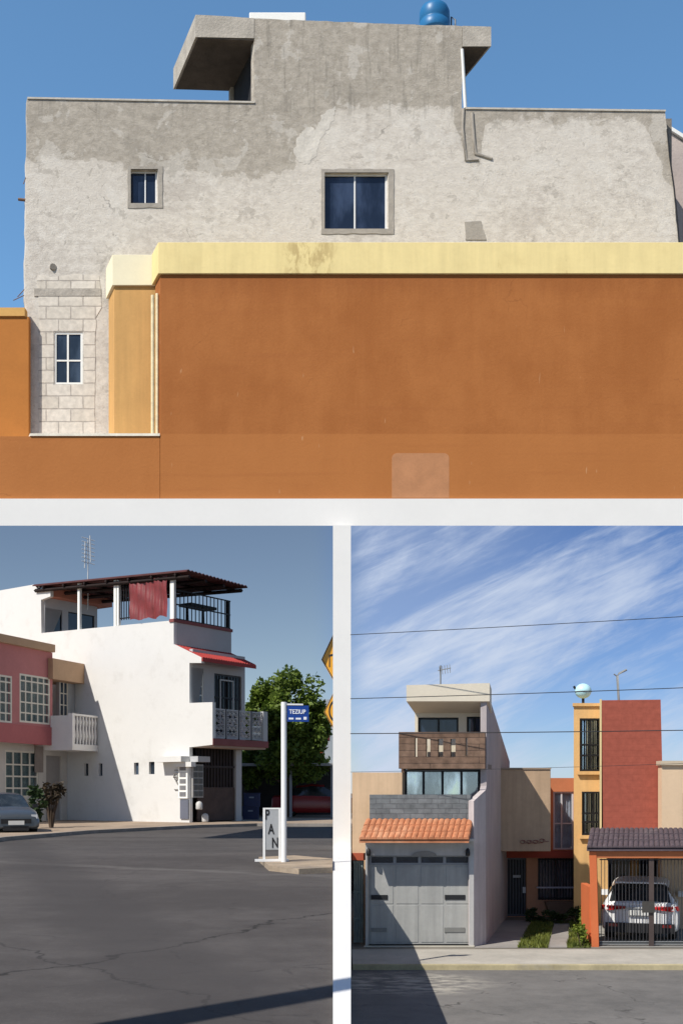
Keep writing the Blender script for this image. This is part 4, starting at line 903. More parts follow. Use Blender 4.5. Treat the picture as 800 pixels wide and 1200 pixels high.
MB().pbox(PR, 379.5, 848, 386, 868, .13, .09).build('window', M('maroon_shutter', (.14, .03, .04), .7, .1), rb)
rc_ = Vector((wp(372, 0, TD + .6).x, TD + .6, .12)); RP = M('red_paint', (.26, .012, .014), .3, .05, spec=.6)
rcar = thing('parked_car', 'dark red car parked in shade under the carport roof', 'car', rc_)
T = car(rcar, (rc_.x, rc_.y, .12), (1, -.06), [(x * 1.15, a * 1.2, b * 1.25, c * 1.25, d, e, f) for x, a, b, c, d, e, f in SED], RP, CARGL, (2, 3, 4, 5), (5,), (2,), (-1.5, 1.5), wr=.38)
tbox(T, 2.2, 2.42, -.6, .6, .5, .7).build('grille', BLKP, rcar)
for s in (1, -1): tbox(T, 2.2, 2.4, s * .55, s * .75, .74, .9).build('headlight', LIGHT, rcar)
# stacked blue crates under the balcony
for i, (lab, dx, dz) in enumerate((('dark blue crate under the balcony, bottom of its stack by the white post', 0, 0), ('dark blue crate under the balcony, topmost of its stack by the white post', .05, .66))):
    p = c3(294, 962, PF0, -1.2); p = Vector((p.x + dx, p.y, .12 + dz))
    p0 = Vector((wp(294, 0, p.y).x + dx, p.y, p.z)); cr = thing('plastic_crate', lab, 'crate', p0, 'stacked blue crates'); PB = Pl(p0.x, p0.y)
    BP = M('navy_plastic', (.02, .03, .09), .5, .1)
    mb = MB(); mb.box(PB, -.38, .38, p0.z, p0.z + .06, .3, -.3)
    for d0, d1 in ((.3, .26), (-.26, -.3)): mb.box(PB, -.38, .38, p0.z + .061, p0.z + .62, d0, d1)
    for s0, s1 in ((-.38, -.34), (.34, .38)): mb.box(PB, s0, s1, p0.z + .061, p0.z + .62, .259, -.259)
    mb.build('box', BP, cr); MB().box(PB, -.41, .41, p0.z + .621, p0.z + .655, .33, -.33).build('rim', BP, cr); MB().box(PB, -.12, .12, p0.z + .4, p0.z + .47, .325, .29).build('handle', M('pale_blue_grip', (.25, .28, .34), .5, .05), cr)
# ================================================================== SIGNS
isD = gz(1010.5, .1)
p = gp(332.5, 1010.5, .1); SS = thing('street_sign', 'blue street name sign with white lettering on a tall white pole', 'street sign', p)
ptop = wp(332.5, 823, p.y)
MB().tube([p, Vector((p.x, p.y, ptop.z))], .056, 12).build('pole', M('pole_white', (.82, .81, .79), .5, .04), SS)
PSg = Pl(0, p.y, .98, .2); PSg = Pl(p.x, p.y, .985, .17)
q = PSg.rect(336, 827, 361.5, 846); pl_ = MB().box(PSg, .06, q[1], q[2], q[3], .02, -.0).build('plate', M('sign_blue', (.012, .055, .28), .4, .05), SS)
MB().box(PSg, .06, .06 + (q[1] - .06) * .74, q[3] + .003, q[3] + .035, .03, -.01).build('bracket', M('pole_white', '#fff'), SS)
LW = M('letter_white', (.85, .86, .88), .5, .0)
mb = MB(); hh = q[3] - q[2]; add_text(mb, PSg, (.06 + q[1]) / 2 - .01, q[2] + hh * .60, .024, 'TEZIUP', .12, .85, 1.0); mb.build('lettering', LW, pl_)
mb = MB(); w_ = q[1] - .06
for s0, s1 in ((.08, .30), (.40, .64), (.76, .90)): mb.box(PSg, .06 + w_ * s0, .06 + w_ * s1, q[2] + hh * .13, q[2] + hh * (.24 if s0 < .7 else .30), .026, .021)
mb.build('small_marks', LW, pl_)
# PAN board
p = gp(318, 1010, .1); PN = thing('advertising_board', 'grey board reading PAN in a white frame beside the sign pole', 'sign board', p)
pb = Pl(p.x, p.y - .02, .995, .10); q = pb.rect(308, 947, 329, 1010)
zt = q[3]; WF = M('frame_white', (.80, .79, .77), .6, .06, 5)
for s in (q[0], q[1] - .045): MB().box(pb, s, s + .045, .105, zt, .02, -.02).build('leg', WF, PN)
MB().box(pb, q[0] + .046, q[1] - .046, zt - .03, zt, .015, -.015).build('top_rail', WF, PN)
bd = MB().box(pb, q[0] + .046, q[1] - .046, pb.hit(318, 996)[1], zt - .031, .008, -.008).build('board', M('board_grey', (.36, .37, .38), .7, .1, 4), PN)
MB().box(pb, q[0] - .16, q[1] + .16, .102, .15, .03, -.05).build('foot', WF, PN)
mb = MB()
for ch_, x, y in (('P', 313.0, 955.5), ('A', 317.6, 972.5), ('N', 322.2, 988.5)):
    a, z = pb.hit(x, y); add_text(mb, pb, a, z, .012, ch_, .27, .66, 1.05)
mb.build('lettering', M('letter_black', (.015, .015, .016), .6, 0), bd)
# yellow warning diamonds on one post by the pillar
pd = Vector((-.17, 31.85, 0)); YS = M('warning_yellow', (.62, .30, .03), .5, .1, 2)
yp = thing('sign_post', 'grey post beside the white pillar carrying two yellow diamond signs', 'post', pd)
MB().tube([pd, (pd.x, pd.y, wp(0, 738, pd.y).z)], .04, 8).build('pole', GREYM, yp)
for nm, cy, hf, lab in (('arrow', 770, 31, 'yellow diamond sign, the upper of the two beside the white pillar'), ('ring', 833, 25, 'yellow diamond sign with a black ring, the lower beside the white pillar')):
    c = wp(392.3, cy, pd.y - .1); h = hf * pd.y / F; P_ = Pl(c.x, c.y, .53, -.85); t = thing('warning_sign', lab, 'sign', c, 'yellow diamond signs')
    pl2 = MB().panel(P_, [(-h, c.z), (0, c.z - h), (h, c.z), (0, c.z + h)], (), .0, -.02).build('plate', YS, t)
    mb = MB(); h1, h2 = h * .97, h * .90
    mb.panel(P_, [(-h1, c.z), (0, c.z - h1), (h1, c.z), (0, c.z + h1)], [[(-h2, c.z), (0, c.z - h2), (h2, c.z), (0, c.z + h2)]], .004, -.002); mb.build('border', BLKP, pl2)
    mb = MB()
    if nm == 'ring':
        mb.panel(P_, [(h * .55 * math.cos(k * math.pi / 12), c.z + h * .5 * math.sin(k * math.pi / 12)) for k in range(24)], [[(h * .42 * math.cos(k * math.pi / 12), c.z + h * .38 * math.sin(k * math.pi / 12)) for k in range(24)]], .005, -.002)
    else:
        mb.box(P_, -h * .42, -h * .34, c.z - h * .35, c.z + h * .05, .005, -.002); mb.box(P_, -h * .42, h * .3, c.z + h * .051, c.z + h * .13, .005, -.002)
    mb.build('symbol', BLKP, pl2)
# concrete utility pole that throws the long shadow over the near road
up_ = Vector((-5.6, 3.0, 0)); ut = thing('utility_pole', 'grey concrete utility pole that throws a shadow over the dark road', 'pole', up_)
MB().tube([up_, up_ + Vector((0, 0, 8.8))], [.26, .2], 12).build('pole', DKCONC, ut)
# ================================================================== LOWER STREET (right)
KB = .27; DV = (-KB, -1)
def PB_(D): return Pl(0, D, dv=DV)
DG = 27.0
PG = PB_(DG)
GREYW = M('grey_render', (.44, .43, .42), .85, .1, 1.2, .2, 12, streak=.12, dirt=(.28, .26, .24), dirt_amt=.4); PURP = M('pinkish_grey_render', (.52, .46, .45), .9, .1, 1.0, .25, 12, streak=.18, dirt=(.36, .31, .29), dirt_amt=.45)
gh = thing('garage_house', 'narrow grey three storey house with garage door, tiled eave and wooden balcony', 'house', (2.2, DG, LB))
r = PG.rect(430, 1003, 549.5, 1109); xl, xr = PG.hit(428, 1000)[0], PG.hit(555, 1000)[0]; zl = PG.hit(500, 986)[1]
MB().panel(PG, [(xl, LB), (xr, LB), (xr, zl), (xl, zl)], [[(r[0], LB + .03), (r[1], LB + .03), (r[1], r[3]), (r[0], r[3])]], 0, -.35).build('front_wall', GREYW, gh)
# garage door with raised panels, slots and bolts
GD = M('grey_door_paint', (.37, .37, .355), .55, .12, 1.2, .12, 3, streak=.16, dirt=(.26, .24, .21), dirt_amt=.35)
dmb = MB(); z0, z1 = LB + .035, r[3]; zs = PG.hit(490, 1014.5)[1]
dmb.box(PG, r[0] + .01, r[1] - .01, z0, zs - .003, -.2, -.24)
W4 = (r[1] - r[0] - .02) / 4; rows = [(z0 + .05, z0 + (zs - z0) * .49), (z0 + (zs - z0) * .51, zs - .05)]
for i in range(4):
    for a, b in rows: dmb.box(PG, r[0] + .01 + W4 * i + .035, r[0] + .01 + W4 * (i + 1) - .035, a, b, -.19, -.199)
door = dmb.build('garage_door', GD, gh, bevel=.006)
fr = MB(); fr.box(PG, r[0] + .01, r[1] - .01, zs, zs + .05, -.17, -.25); fr.box(PG, r[0] + .01, r[1] - .01, z1 - .045, z1 - .003, -.17, -.25)
for i in range(5):
    a = r[0] + .02 + (r[1] - r[0] - .04) * i / 4; fr.box(PG, a - .035 if i else a, a + .035 if i < 4 else a, zs + .051, z1 - .046, -.17, -.25)
fr.build('fanlight_frame', M('door_frame_grey', (.26, .27, .29), .6, .1), door)
for i in range(4):
    a = r[0] + .02 + (r[1] - r[0] - .04) * i / 4; MB().box(PG, a + .036, a + (r[1] - r[0] - .04) / 4 - .036, zs + .051, z1 - .046, -.215, -.23).build('vent_window', GL_DARK, door)
for x0, y0, x1, y1, mt_ in ((432.5, 1050, 452, 1055.5, BLKP), (519.5, 1050, 543.5, 1055.5, BLKP), (432.5, 1089, 451, 1093.5, M('dull_grey_plate', (.2, .2, .19), .6, .2)), (519, 1088.5, 543, 1094, None)):
    q = PG.rect(x0, y0, x1, y1); MB().box(PG, *q, -.172, -.2).build('bolt_plate', mt_ or MATS['dull_grey_plate'], door)
MB().box(PG, xl - .02, xr + .02, LB + .001, LB + .03, .06, -.34).build('door_sill', M('sill_concrete', (.5, .47, .4), .9, .15), gh)
mb = MB(); c_, z_ = PG.hit(497, 1003); mb.panel(PG, [(c_ + .30 * math.cos(k * math.pi / 10), z_ + .11 * math.sin(k * math.pi / 10)) for k in range(11)], (), .03, .002); mb.build('arch_ornament', M('ornament_grey', (.24, .23, .22), .8, .2), gh)
for x in (432.5, 548.5):
    a, z = PG.hit(x, 999); MB().lathe(PG.pt(a, z - .09, .08), [(0, 0), (.05, .01), (.06, .08), (.045, .16), (0, .2)], 10).build('wall_lamp', BLKP, gh)
# eave moulding and terracotta awning
MB().box(PG, xl - .04, xr + .02, zl + .002, PG.hit(490, 983)[1], .2, -.35).build('eave_moulding', M('moulding_grey', (.55, .54, .52), .8, .06), gh)
zt0 = PG.hit(490, 985.5)[1] + .02; zt1 = PG.hit(490, 963)[1]
def tile_roof(parent, pl, s0, s1, z0, d0, z1, d1, n, mat, name='tiled_awning'):
    mb = MB(); w = (s1 - s0) / n
    for i in range(n):
        c = s0 + w * (i + .5); vs, fs = [], []
        rows = 3
        for kk in range(rows):
            t0, t1 = kk / rows, (kk + 1) / rows + .04
            o_ = len(vs)
            for t, lift in ((t0, .035), (t1, 0)):
                for j in range(7):
                    an_ = math.pi * j / 6; vs.append(pl.pt(c + w * .52 * math.cos(an_), z0 + (z1 - z0) * t + w * .42 * math.sin(an_) + lift, d0 + (d1 - d0) * t))
            for j in range(6): fs.append((o_ + j, o_ + j + 1, o_ + 8 + j, o_ + 7 + j))
            fs.append(tuple(o_ + j for j in range(7)))
        mb.add(vs, fs, False)
    mb.hexa([pl.pt(s0, z0 - .05, d0 - .03), pl.pt(s1, z0 - .05, d0 - .03), pl.pt(s1, z1 - .05, d1 - .03), pl.pt(s0, z1 - .05, d1 - .03), pl.pt(s0, z0 + .01, d0 - .03), pl.pt(s1, z0 + .01, d0 - .03), pl.pt(s1, z1 + .01, d1 - .03), pl.pt(s0, z1 + .01, d1 - .03)])
    return mb.build(name, mat, parent)
TER = M('terracotta_tiles', (.47, .185, .09), .75, .3, 5, .2, 10, dirt=(.70, .40, .24), dirt_amt=.6)
tile_roof(gh, PG, PG.hit(427, 980)[0], PG.hit(553, 980)[0], zt0, .55, zt1, -.1, 19, TER)
# block parapet above
SLB = M_brick('slate_blocks', (.14, .15, .155), (.19, .20, .205), (.11, .115, .12), .34, .12, .008, vary=.22)
q = PG.rect(431.5, 931.5, 553, 968); MB().box(PG, q[0], q[1] - .06, zt1 - .1, q[3], -.12, -.3).build('block_parapet', SLB, gh)
MB().box(PG, q[0], q[1] - .06, zl, zt1 - .102, -.12, -.3).build('parapet_base', GREYW, gh)
# long right flank: low wall of the garage, then the tall part sloping back
X0 = PG.hit(555, 1000)[0]
FL = Pl(X0, DG, KB, 1); FL = Pl(X0, DG, KB / math.hypot(KB, 1), 1 / math.hypot(KB, 1))
lk = math.hypot(KB, 1)
def fl(D): return (D - DG) * lk
zc1 = wp(0, 939, DG).z; zc2 = wp(0, 926, 27.9).z
ztop = wp(0, 806, 27.75).z; zback = wp(0, 893, 34.2).z
FLa = Pl(X0, DG, 3.575 - X0, .5)
MB().panel(FLa, [(0, LB), (math.hypot(3.575 - X0, .5), LB), (math.hypot(3.575 - X0, .5), zc2), (0.0, zc1)], (), 0, -.15).build('side_wall', PURP, gh)
K2 = .24; FL = Pl(3.575, 27.5, K2, 1); lk = math.hypot(K2, 1)
def fl(D): return (D - 27.5) * lk
MB().panel(FL, [(.002, LB), (fl(33.38), LB), (fl(34.2), zback), (fl(27.66), wp(0, 806, 27.6).z), (fl(27.66), zc2 + .1), (.002, zc2)], (), .0, -.15).build('side_wall', M('mauve_grey_render', (.42, .37, .37), .9, .1, 1.0, .2, 12, streak=.12), gh)
# storeys over the garage
PT = PB_(27.9); BRN = M_brick('brown_planks', (.17, .105, .072), (.21, .135, .095), (.07, .045, .035), 2.4, .16, .008, vary=.3, bump=.3)
PBal = PB_(27.45)
xb0, xb1 = PT.hit(470, 900)[0], FL.pt(fl(27.9), 0).x - .16
zw0, zw1 = PT.hit(500, 936)[1], PT.hit(500, 903)[1]
wq = PT.rect(473.5, 902, 562.5, 940)
MB().box(PT, xb0, xb1, wp(0, 962, 27.9).z, wq[2] - .002, 0, -.2).build('storey_wall', BRN, gh)
for s0, s1 in ((xb0, wq[0]), (wq[1], xb1)): MB().box(PT, s0, s1, wq[2], wq[3] + .12, 0, -.2).build('storey_wall', BRN, gh)
LC = M('pale_blue_curtain', (.72, .78, .84), .9, .22, 5)
window(gh, PT, wq, -.03, .06, (.25, .5, .75), (), M('black_frame', (.015, .018, .022), .5, .05), GL_SKY, curtain=LC)
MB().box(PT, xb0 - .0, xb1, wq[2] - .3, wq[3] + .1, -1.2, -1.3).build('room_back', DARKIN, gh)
# wooden balcony with five slots
q = PBal.rect(467, 858, 568, 901)
sl_ = [PBal.rect(x, y0, x + w, y1) for x, w, y0, y1 in ((485.5, 3.2, 865, 887), (499, 5, 866, 887), (513, 6, 866, 887), (527.5, 6, 866, 887), (545, 2.5, 865, 886))]
MB().panel(PBal, [(q[0], q[2]), (q[1], q[2]), (q[1], q[3]), (q[0], q[3])], [[(a, c), (b, c), (b, d), (a, d)] for a, b, c, d in sl_], 0, -.14).build('wooden_balcony', BRN, gh)
MB().box(PBal, q[0], q[1], q[2] - .0, q[2] + .12, -.141, -1.2).build('balcony_floor', M('soffit_dark', (.2, .17, .15), .9, .1), gh)
CRM = M('cream_render', (.70, .63, .51), .85, .07, 1.2, .12, 12)
# cream top storey, set back, two dark windows, coved roof slab
PU = PB_(28.7)
u0, u1 = PU.hit(486, 850)[0], FL.pt(fl(28.7), 0).x - .16
zu0, zu1 = q[2] + .1, wp(0, 836, 28.7).z
hw = [PU.rect(489.5, 841, 537, 866), PU.rect(546.5, 840, 566, 862)]; hw[1] = (hw[1][0], min(hw[1][1], u1 - .08), hw[1][2], hw[1][3])
MB().panel(PU, [(u0, zu0), (u1, zu0), (u1, zu1), (u0, zu1)], [[(h[0], h[2]), (h[1], h[2]), (h[1], h[3]), (h[0], h[3])] for h in hw], 0, -.2).build('top_storey_wall', CRM, gh)
for h, m_ in zip(hw, ((.5,), (.5,))): window(gh, PU, h, -.05, .05, m_, (), MATS['black_frame'], GL_BLUE)
MB().box(PBal, sl_[1][0] - .05, sl_[3][1] + .05, q[2] + .3, sl_[2][2] + .30, -.45, -.5).build('balcony_inner_sheet', M('pale_cream_sheet', (.75, .68, .55), .8, .05), gh)
PRf = PB_(27.6); o0 = PRf.rect(476, 803, 573.5, 822)
zr_ = o0[3]; zrb = o0[2]
MB().hexa([PRf.pt(o0[0], zrb, 0), PRf.pt(o0[1], zrb, 0), PU.pt(PU.hit(573, 838)[0] + .06, zu1, .0), PU.pt(u0, zu1, .0),
           PRf.pt(o0[0], zr_, 0), PRf.pt(o0[1], zr_ + .05, 0), PU.pt(PU.hit(573, 838)[0] + .06, zr_, 0), PU.pt(u0 - .1, zr_, 0)]).build('roof_eave', CRM, gh)
MB().panel(FL, [(fl(28.72), LB + 3), (fl(33.8), LB + 3), (fl(33.8), zback), (fl(28.72), zr_ - .08)], (), -.2, -1.9).build('upper_body', CRM, gh)
PGi = PG
p = wp(516, 805, 29.5); an2 = thing('tv_antenna', 'thin television antenna on the roof of the grey garage house', 'antenna', p)
MB().tube([p - Vector((0, 0, .3)), wp(516, 780, 29.5)], .022, 6).build('mast', GREYM, an2)
mb = MB()
mb.tube([wp(513, 786, 29.5), wp(528, 783, 29.3)], .012, 5)
for k in range(5): q_ = wp(515 + k * 3, 786.0 - k * .6, 29.4); mb.tube([q_ - Vector((0, .1, .12)), q_ + Vector((0, .1, .12))], .008, 4)
mb.build('antenna_elements', GREYM, an2)
# ---- peach house at the left edge
PH = PB_(27.5); PEA = M('peach_render', (.66, .46, .29), .85, .09, 1.0, .2, 12, streak=.12, dirt=(.50, .34, .21), dirt_amt=.4)
pe = thing('peach_house', 'peach rendered house wall with red band and gate beside the garage house', 'house', (.8, 27.5, LB))
a0 = .262; a1 = PH.hit(471, 950)[0]; zt = PH.hit(440, 905.5)[1]; zm = PH.hit(420, 1000)[1]
MB().box(PH, a0, a1, zm, zt, 0, -.3).build('wall', PEA, pe); MB().box(PH, a0 + .01, xl - .03, zm - .18, zm - .002, .03, -.3).build('red_band', M('red_band_paint', (.40, .09, .045), .8, .15), pe)
MB().box(PH, a0, a1 - .05, LB, zt - .1, -.9, -8).build('body', PEA, pe)
gq = (a0 + .02, xl - .06, LB + .02, zm - .19)
gg = bars(MB(), PH, gq, 4, .03, -.05, (.02, .3, .62, .98)).build('gate', M('green_grey_gate', (.26, .32, .30), .6, .25, 4), pe)
MB().box(PH, gq[0], gq[1], gq[2], gq[3], -.12, -.14).build('gate_sheet', M('gate_sheet', (.36, .38, .37), .6, .3, 3), gg)
# ---- tan house in the middle
PI = PB_(33.4); PIx = Pl(0, 33.4); TANW = M('tan_render', (.48, .335, .22), .85, .1, 1.0, .2, 12, streak=.14, dirt=(.33, .23, .15), dirt_amt=.4); BRW = M('brown_render', (.23, .14, .09), .9, .15, 1.5, .15, 12); ORW = M('orange_brick_paint', (.50, .19, .09), .85, .1, 2, .2, 14)
th = thing('tan_house', 'tan boxy house with black grille door and barred window between garage and red tower', 'house', (7, 33.4, LB))
PX = Pl(0, 31.4)
q = PX.rect(582, 902, 645, 998); MB().box(PX, q[0] - .6, q[1], q[2], q[3], 0, -1.98).build('upper_box', TANW, th, bevel=.015)
MB().box(PX, q[0] - .6, q[1] + .01, q[3] + .002, q[3] + .05, .03, -1.98).build('box_capping', M('tan_capping', (.36, .27, .2), .9, .1), th)
mb = MB()
for k in range(4):
    a, z = PX.hit(612 + k * 7.5, 987 - (1.5 if k == 3 else 0)); mb.tube([PX.pt(a + .09 * math.cos(w * .9) * (1 - w / 16), z + .05 * math.sin(w * .9), .03) for w in range(9)], .009, 5)
    mb.tube([PX.pt(a + .05, z - .03, .03), PX.pt(a + .2, z - .02, .03)], .008, 5)
mb.build('scroll_ornament', M('rust_red_iron', (.22, .06, .05), .7, .1), th)
dq = PIx.rect(589.5, 1005.5, 616.5, 1075); dq = (dq[0], dq[1], LB + .02, dq[3]); wq2 = PIx.rect(630, 1006, 675, 1055)
hz0, hz1 = PIx.hit(600, 997)[1], 0
x0, x1 = PIx.hit(560, 1000)[0], PIx.hit(694, 1000)[0]
MB().panel(PIx, [(x0, LB), (x1, LB), (x1, hz0), (x0, hz0)], [[(a, c), (b, c), (b, d), (a, d)] for a, b, c, d in (dq, wq2)], 0, -.2).build('ground_floor_wall', M('brownish_render', (.56, .28, .16), .9, .12, 1.5), th)
MB().box(PIx, x0, x1, PIx.hit(600, 1005)[1], hz0 - .003, .3, .004).build('red_lintel', M('dark_red_paint', (.34, .07, .045), .85, .15), th)
dd2 = MB().box(PIx, *dq, -.1, -.15).build('door', BLKP, th); bars(MB(), PIx, dq, 8, .03, -.04, (.02, .98)).build('door_grille', M('slate_iron', (.10, .105, .12), .5, .15, 5), dd2)
MB().pbox(PIx, 612.5, 1040, 616, 1047, -.02, -.1).build('lock', WIRE, dd2); MB().pbox(PIx, 601, 1026, 610, 1029, -.03, -.05).build('number_tile', M('tile_grey', (.4, .43, .45), .5, .1), dd2)
w_ = window(th, PIx, wq2, -.06, .06, (.5,), (), M('brown_frame', (.10, .07, .06), .6, .1), GL_SEE, curtain=M('mauve_curtain', (.50, .40, .40), .9, .2, 5))
bars(MB(), PIx, wq2, 13, .024, .03, (.04, .97)).build('window_grille', BLACK, w_)
MB().box(PIx, wq2[0] - .05, wq2[1] + .05, PIx.hit(650, 1041)[1], PIx.hit(650, 1039.3)[1], .12, .04).build('grille_rail', M('lilac_rail', (.5, .47, .52), .6, .05), w_)
MB().ppanel(PIx, [(637, 1056), (677, 1056), (671, 1078), (644, 1078)], (), .25, .004).build('planter_box', BRW, th)
uq = PIx.rect(648, 928, 672, 996)
MB().panel(PIx, [(PIx.hit(640, 0)[0], hz0 + .003), (PIx.hit(674, 0)[0], hz0 + .003), (PIx.hit(674, 0)[0], PIx.hit(0, 912)[1]), (PIx.hit(640, 0)[0], PIx.hit(0, 912)[1])], [[(uq[0], uq[2]), (uq[1], uq[2]), (uq[1], uq[3]), (uq[0], uq[3])]], -.004, -.2).build('upper_wall', ORW, th)
window(th, PIx, uq, -.05, .05, (.42,), (.45,), M('silver_frame', (.55, .57, .6), .5, .05), GL_SEE, curtain=M('blue_grey_curtain', (.62, .68, .78), .9, .25, 5))
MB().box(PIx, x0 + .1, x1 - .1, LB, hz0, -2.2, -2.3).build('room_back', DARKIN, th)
MB().box(PIx, x0 + .1, x1 - .1, hz0 - .1, hz0, -.21, -6).build('floor_slab', TANW, th)
# ---- red tower house
rh = thing('red_house', 'house with tall brick red tower and yellow bay of barred windows', 'house', (10, 31, LB))
PY = PB_(31.75); YW = M('yellow_render', (.74, .45, .19), .85, .1, 1.2, .15, 12, streak=.1, dirt=(.55, .32, .13), dirt_amt=.35)
y0, y1 = PY.hit(672, 0)[0], PY.hit(712, 0)[0]; wa, wb = PY.rect(679, 842, 704.5, 904), PY.rect(681.5, 928, 709, 979)
zb = LB; zt = PY.hit(0, 828)[1]
MB().panel(PY, [(y0, LB), (y1, LB), (y1, zt), (y0, zt)], [[(a, c), (b, c), (b, d), (a, d)] for a, b, c, d in (wa, wb)], 0, -.2).build('yellow_bay', YW, rh)
MB().box(PY, y0, y0 + .2, LB, zt, -.201, -3.2).build('bay_side', ORW, rh)
MB().box(PY, y0 - .03, y1, zt + .002, zt + .09, .06, -3).build('bay_coping', YW, rh)
LACE = M('lace_curtain', (.70, .70, .68), .9, .25, 6)
for h in (wa, wb):
    w_ = window(rh, PY, h, -.1, .05, (.5,), (.3,), MATS['black_frame'], GL_SKY, curtain=LACE); bars(MB(), PY, h, 5, .03, .01, (.02, .3, .5, .98)).build('window_grille', BLACK, w_)
    MB().box(PY, h[0] - .06, h[1] + .03, h[2] - .1, h[2] - .003, .1, .004).build('window_sill', YW, rh)
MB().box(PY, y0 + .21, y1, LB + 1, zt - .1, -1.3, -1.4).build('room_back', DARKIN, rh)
BRK = M_brick('red_brick_paint', (.34, .088, .058), (.35, .091, .060), (.315, .080, .053), .75, .17, .008, vary=.14, bump=.12)
PTw = PB_(31.0); t0, t1 = PTw.hit(706.5, 0)[0], PTw.hit(775.5, 0)[0]; ztw = PTw.hit(740, 820)[1]
MB().panel(PTw, [(t0, LB + 2.2), (t1 + .06, LB + 2.2), (t1 - .04, ztw), (t0 - .04, ztw - .02)], (), 0, -3).build('tower', BRK, rh)
MB().box(PTw, t0 - .1, t0 - .043, LB + 2.2, ztw + .01, .0, -.7).build('tower_edge', M('pale_yellow_edge', (.74, .58, .30), .85, .06), rh)
# ground floor behind the carport
gx0, gx1 = PI.hit(690, 0)[0], PI.hit(840, 0)[0]; PGf = Pl(0, 33.3)
MB().box(PGf, PGf.hit(694, 0)[0] + .01, PGf.hit(850, 0)[0], LB, LB + 2.25, 0, -.2).build('ground_floor_wall', M('grey_green_wall', (.33, .33, .30), .9, .1), rh)
for xx0, xx1 in ((737, 747), (777, 784)): MB().box(PGf, PGf.hit(xx0, 0)[0], PGf.hit(xx1, 0)[0], LB, LB + 2.2, .12, .004).build('yellow_pier', YW, rh)
MB().box(PGf, PGf.hit(748, 0)[0], PGf.hit(776, 0)[0], LB, LB + 2.1, .05, .004).build('dark_door', M('navy_door', (.02, .022, .035), .5, .1), rh)
MB().box(PGf, PGf.hit(702, 0)[0], PGf.hit(716, 0)[0], LB + .9, LB + 2.0, .05, .004).build('window', GL_BLUE, rh)
# roof things
p = wp(683, 829, 31.95); gl = thing('globe_lamp', 'pale turquoise globe on a short mast over the yellow bay', 'globe lamp', p)
MB().tube([p - Vector((0, 0, .1)), wp(683, 818, 31.95)], .04, 8).build('mast', BLKP, gl)
c = wp(683, 810, 31.95); rr = .235
MB().lathe(c, [(.001, -rr)] + [(rr * math.cos(R(-80 + 10 * k)), rr * .92 * math.sin(R(-80 + 10 * k))) for k in range(17)] + [(.001, rr * .92)], 24).build('globe', M('turquoise_globe', (.50, .80, .86), .45, .12, 3, spec=.5), gl)
MB().lathe(c - Vector((0, 0, .02)), [(rr + .004, -.012), (rr + .02, 0), (rr + .004, .012)], 24).build('collar', GREYM, gl)
MB().tube([c + Vector((-.22, 0, .06)), c + Vector((-.27, 0, .14))], .035, 6).build('bracket', BLKP, gl)
p = wp(725, 822, 31.6); bm_ = thing('bent_mast', 'dark bent metal mast standing on the red tower roof', 'mast', p)
MB().tube([p - Vector((0, 0, .1)), wp(723, 792, 31.6), wp(725, 789.5, 31.6), wp(734, 785, 31.6)], .035, 6).build('mast', GREYM, bm_); MB().tube([wp(722, 792, 31.6), wp(719, 790, 31.6)], .02, 5).build('bracket', GREYM, bm_)
# cream neighbour on the right edge
cn_ = thing('cream_house', 'pale cream house at the far side of the red tower', 'house', (12, 32, LB)); PCn2 = Pl(0, 30.55)
q = PCn2.rect(775, 897, 900, 1000); MB().box(PCn2, q[0] + 1.5, q[1], LB, q[3] - .05, -.36, -6).build('body', TANW, cn_); MB().box(PCn2, q[0], q[1], LB, q[3], 0, -.35).build('wall', M('cream_pale_render', (.66, .49, .33), .85, .08, 1, .12, 12), cn_)
MB().box(PCn2, q[0] - .05, q[1], q[3] + .002, q[3] + .12, .08, -.36).build('coping', M('cream_coping_b', (.56, .46, .34), .85, .1), cn_)
MB().pbox(PCn2, 800, 930, 830, 985, .03, .004).build('window', GL_DARK, cn_)
# ---- carport with tiled roof, orange pier, iron gate
DCp = 27.0; PCp = PB_(DCp)
ORP = M('orange_pier_paint', (.60, .155, .055), .8, .08, 1.5, .12, 12); BEAM = M('orange_beam_paint', (.46, .15, .06), .8, .12, 1.5)
cp_ = thing('carport', 'orange carport with dark tiled roof and black iron gate before the red tower', 'carport', (8, DCp, LB))
zbm0, zbm1 = PCp.hit(740, 1006)[1], PCp.hit(740, 998)[1]; a0 = PCp.hit(690, 0)[0]; a1 = PCp.hit(870, 0)[0]
MB().box(PCp, a0, a1, zbm0, zbm1, .0, -.28).build('beam', BEAM, cp_)
MB().ppanel(PCp, [(690, 998.5), (698.5, 998.5), (701.5, 1112), (693, 1112)], (), .02, -.3).build('pier', ORP, cp_)
zp0 = PCp.hit(690, 1040)[1]
pr = [(0, LB), (fl(28.9), LB), (fl(28.9), zp0), (.0, zp0 - .03)]
MB().panel(Pl(PCp.pt(PCp.hit(697, 0)[0], 0, -.31).x, DCp + .31, 0, 1), [(0, LB), (.75, LB), (.95, LB + .55), (.98, zp0), (0, zp0 - .03)], (), 0, -.15).build('low_side_wall', ORP, cp_)
DKT2 = M('dark_purple_tiles', (.10, .075, .085), .7, .3, 4, .2, 10, dirt=(.24, .2, .2), dirt_amt=.6)
tile_roof(cp_, PCp, PCp.hit(687.5, 0)[0], a1, PCp.hit(0, 996.5)[1] + .03, .12, PCp.hit(0, 981)[1] + .1, -1.8, 30, DKT2, 'tiled_roof')
MB().box(PCp, a0 + .2, a1, zbm1 + .1, zbm1 + .18, -1.85, -5.8).build('ceiling', M('ceiling_grey', (.30, .28, .26), .9, .1), cp_)
gq = PCp.rect(702, 1007, 850, 1110); gq = (gq[0], gq[1], LB + .06, gq[3])
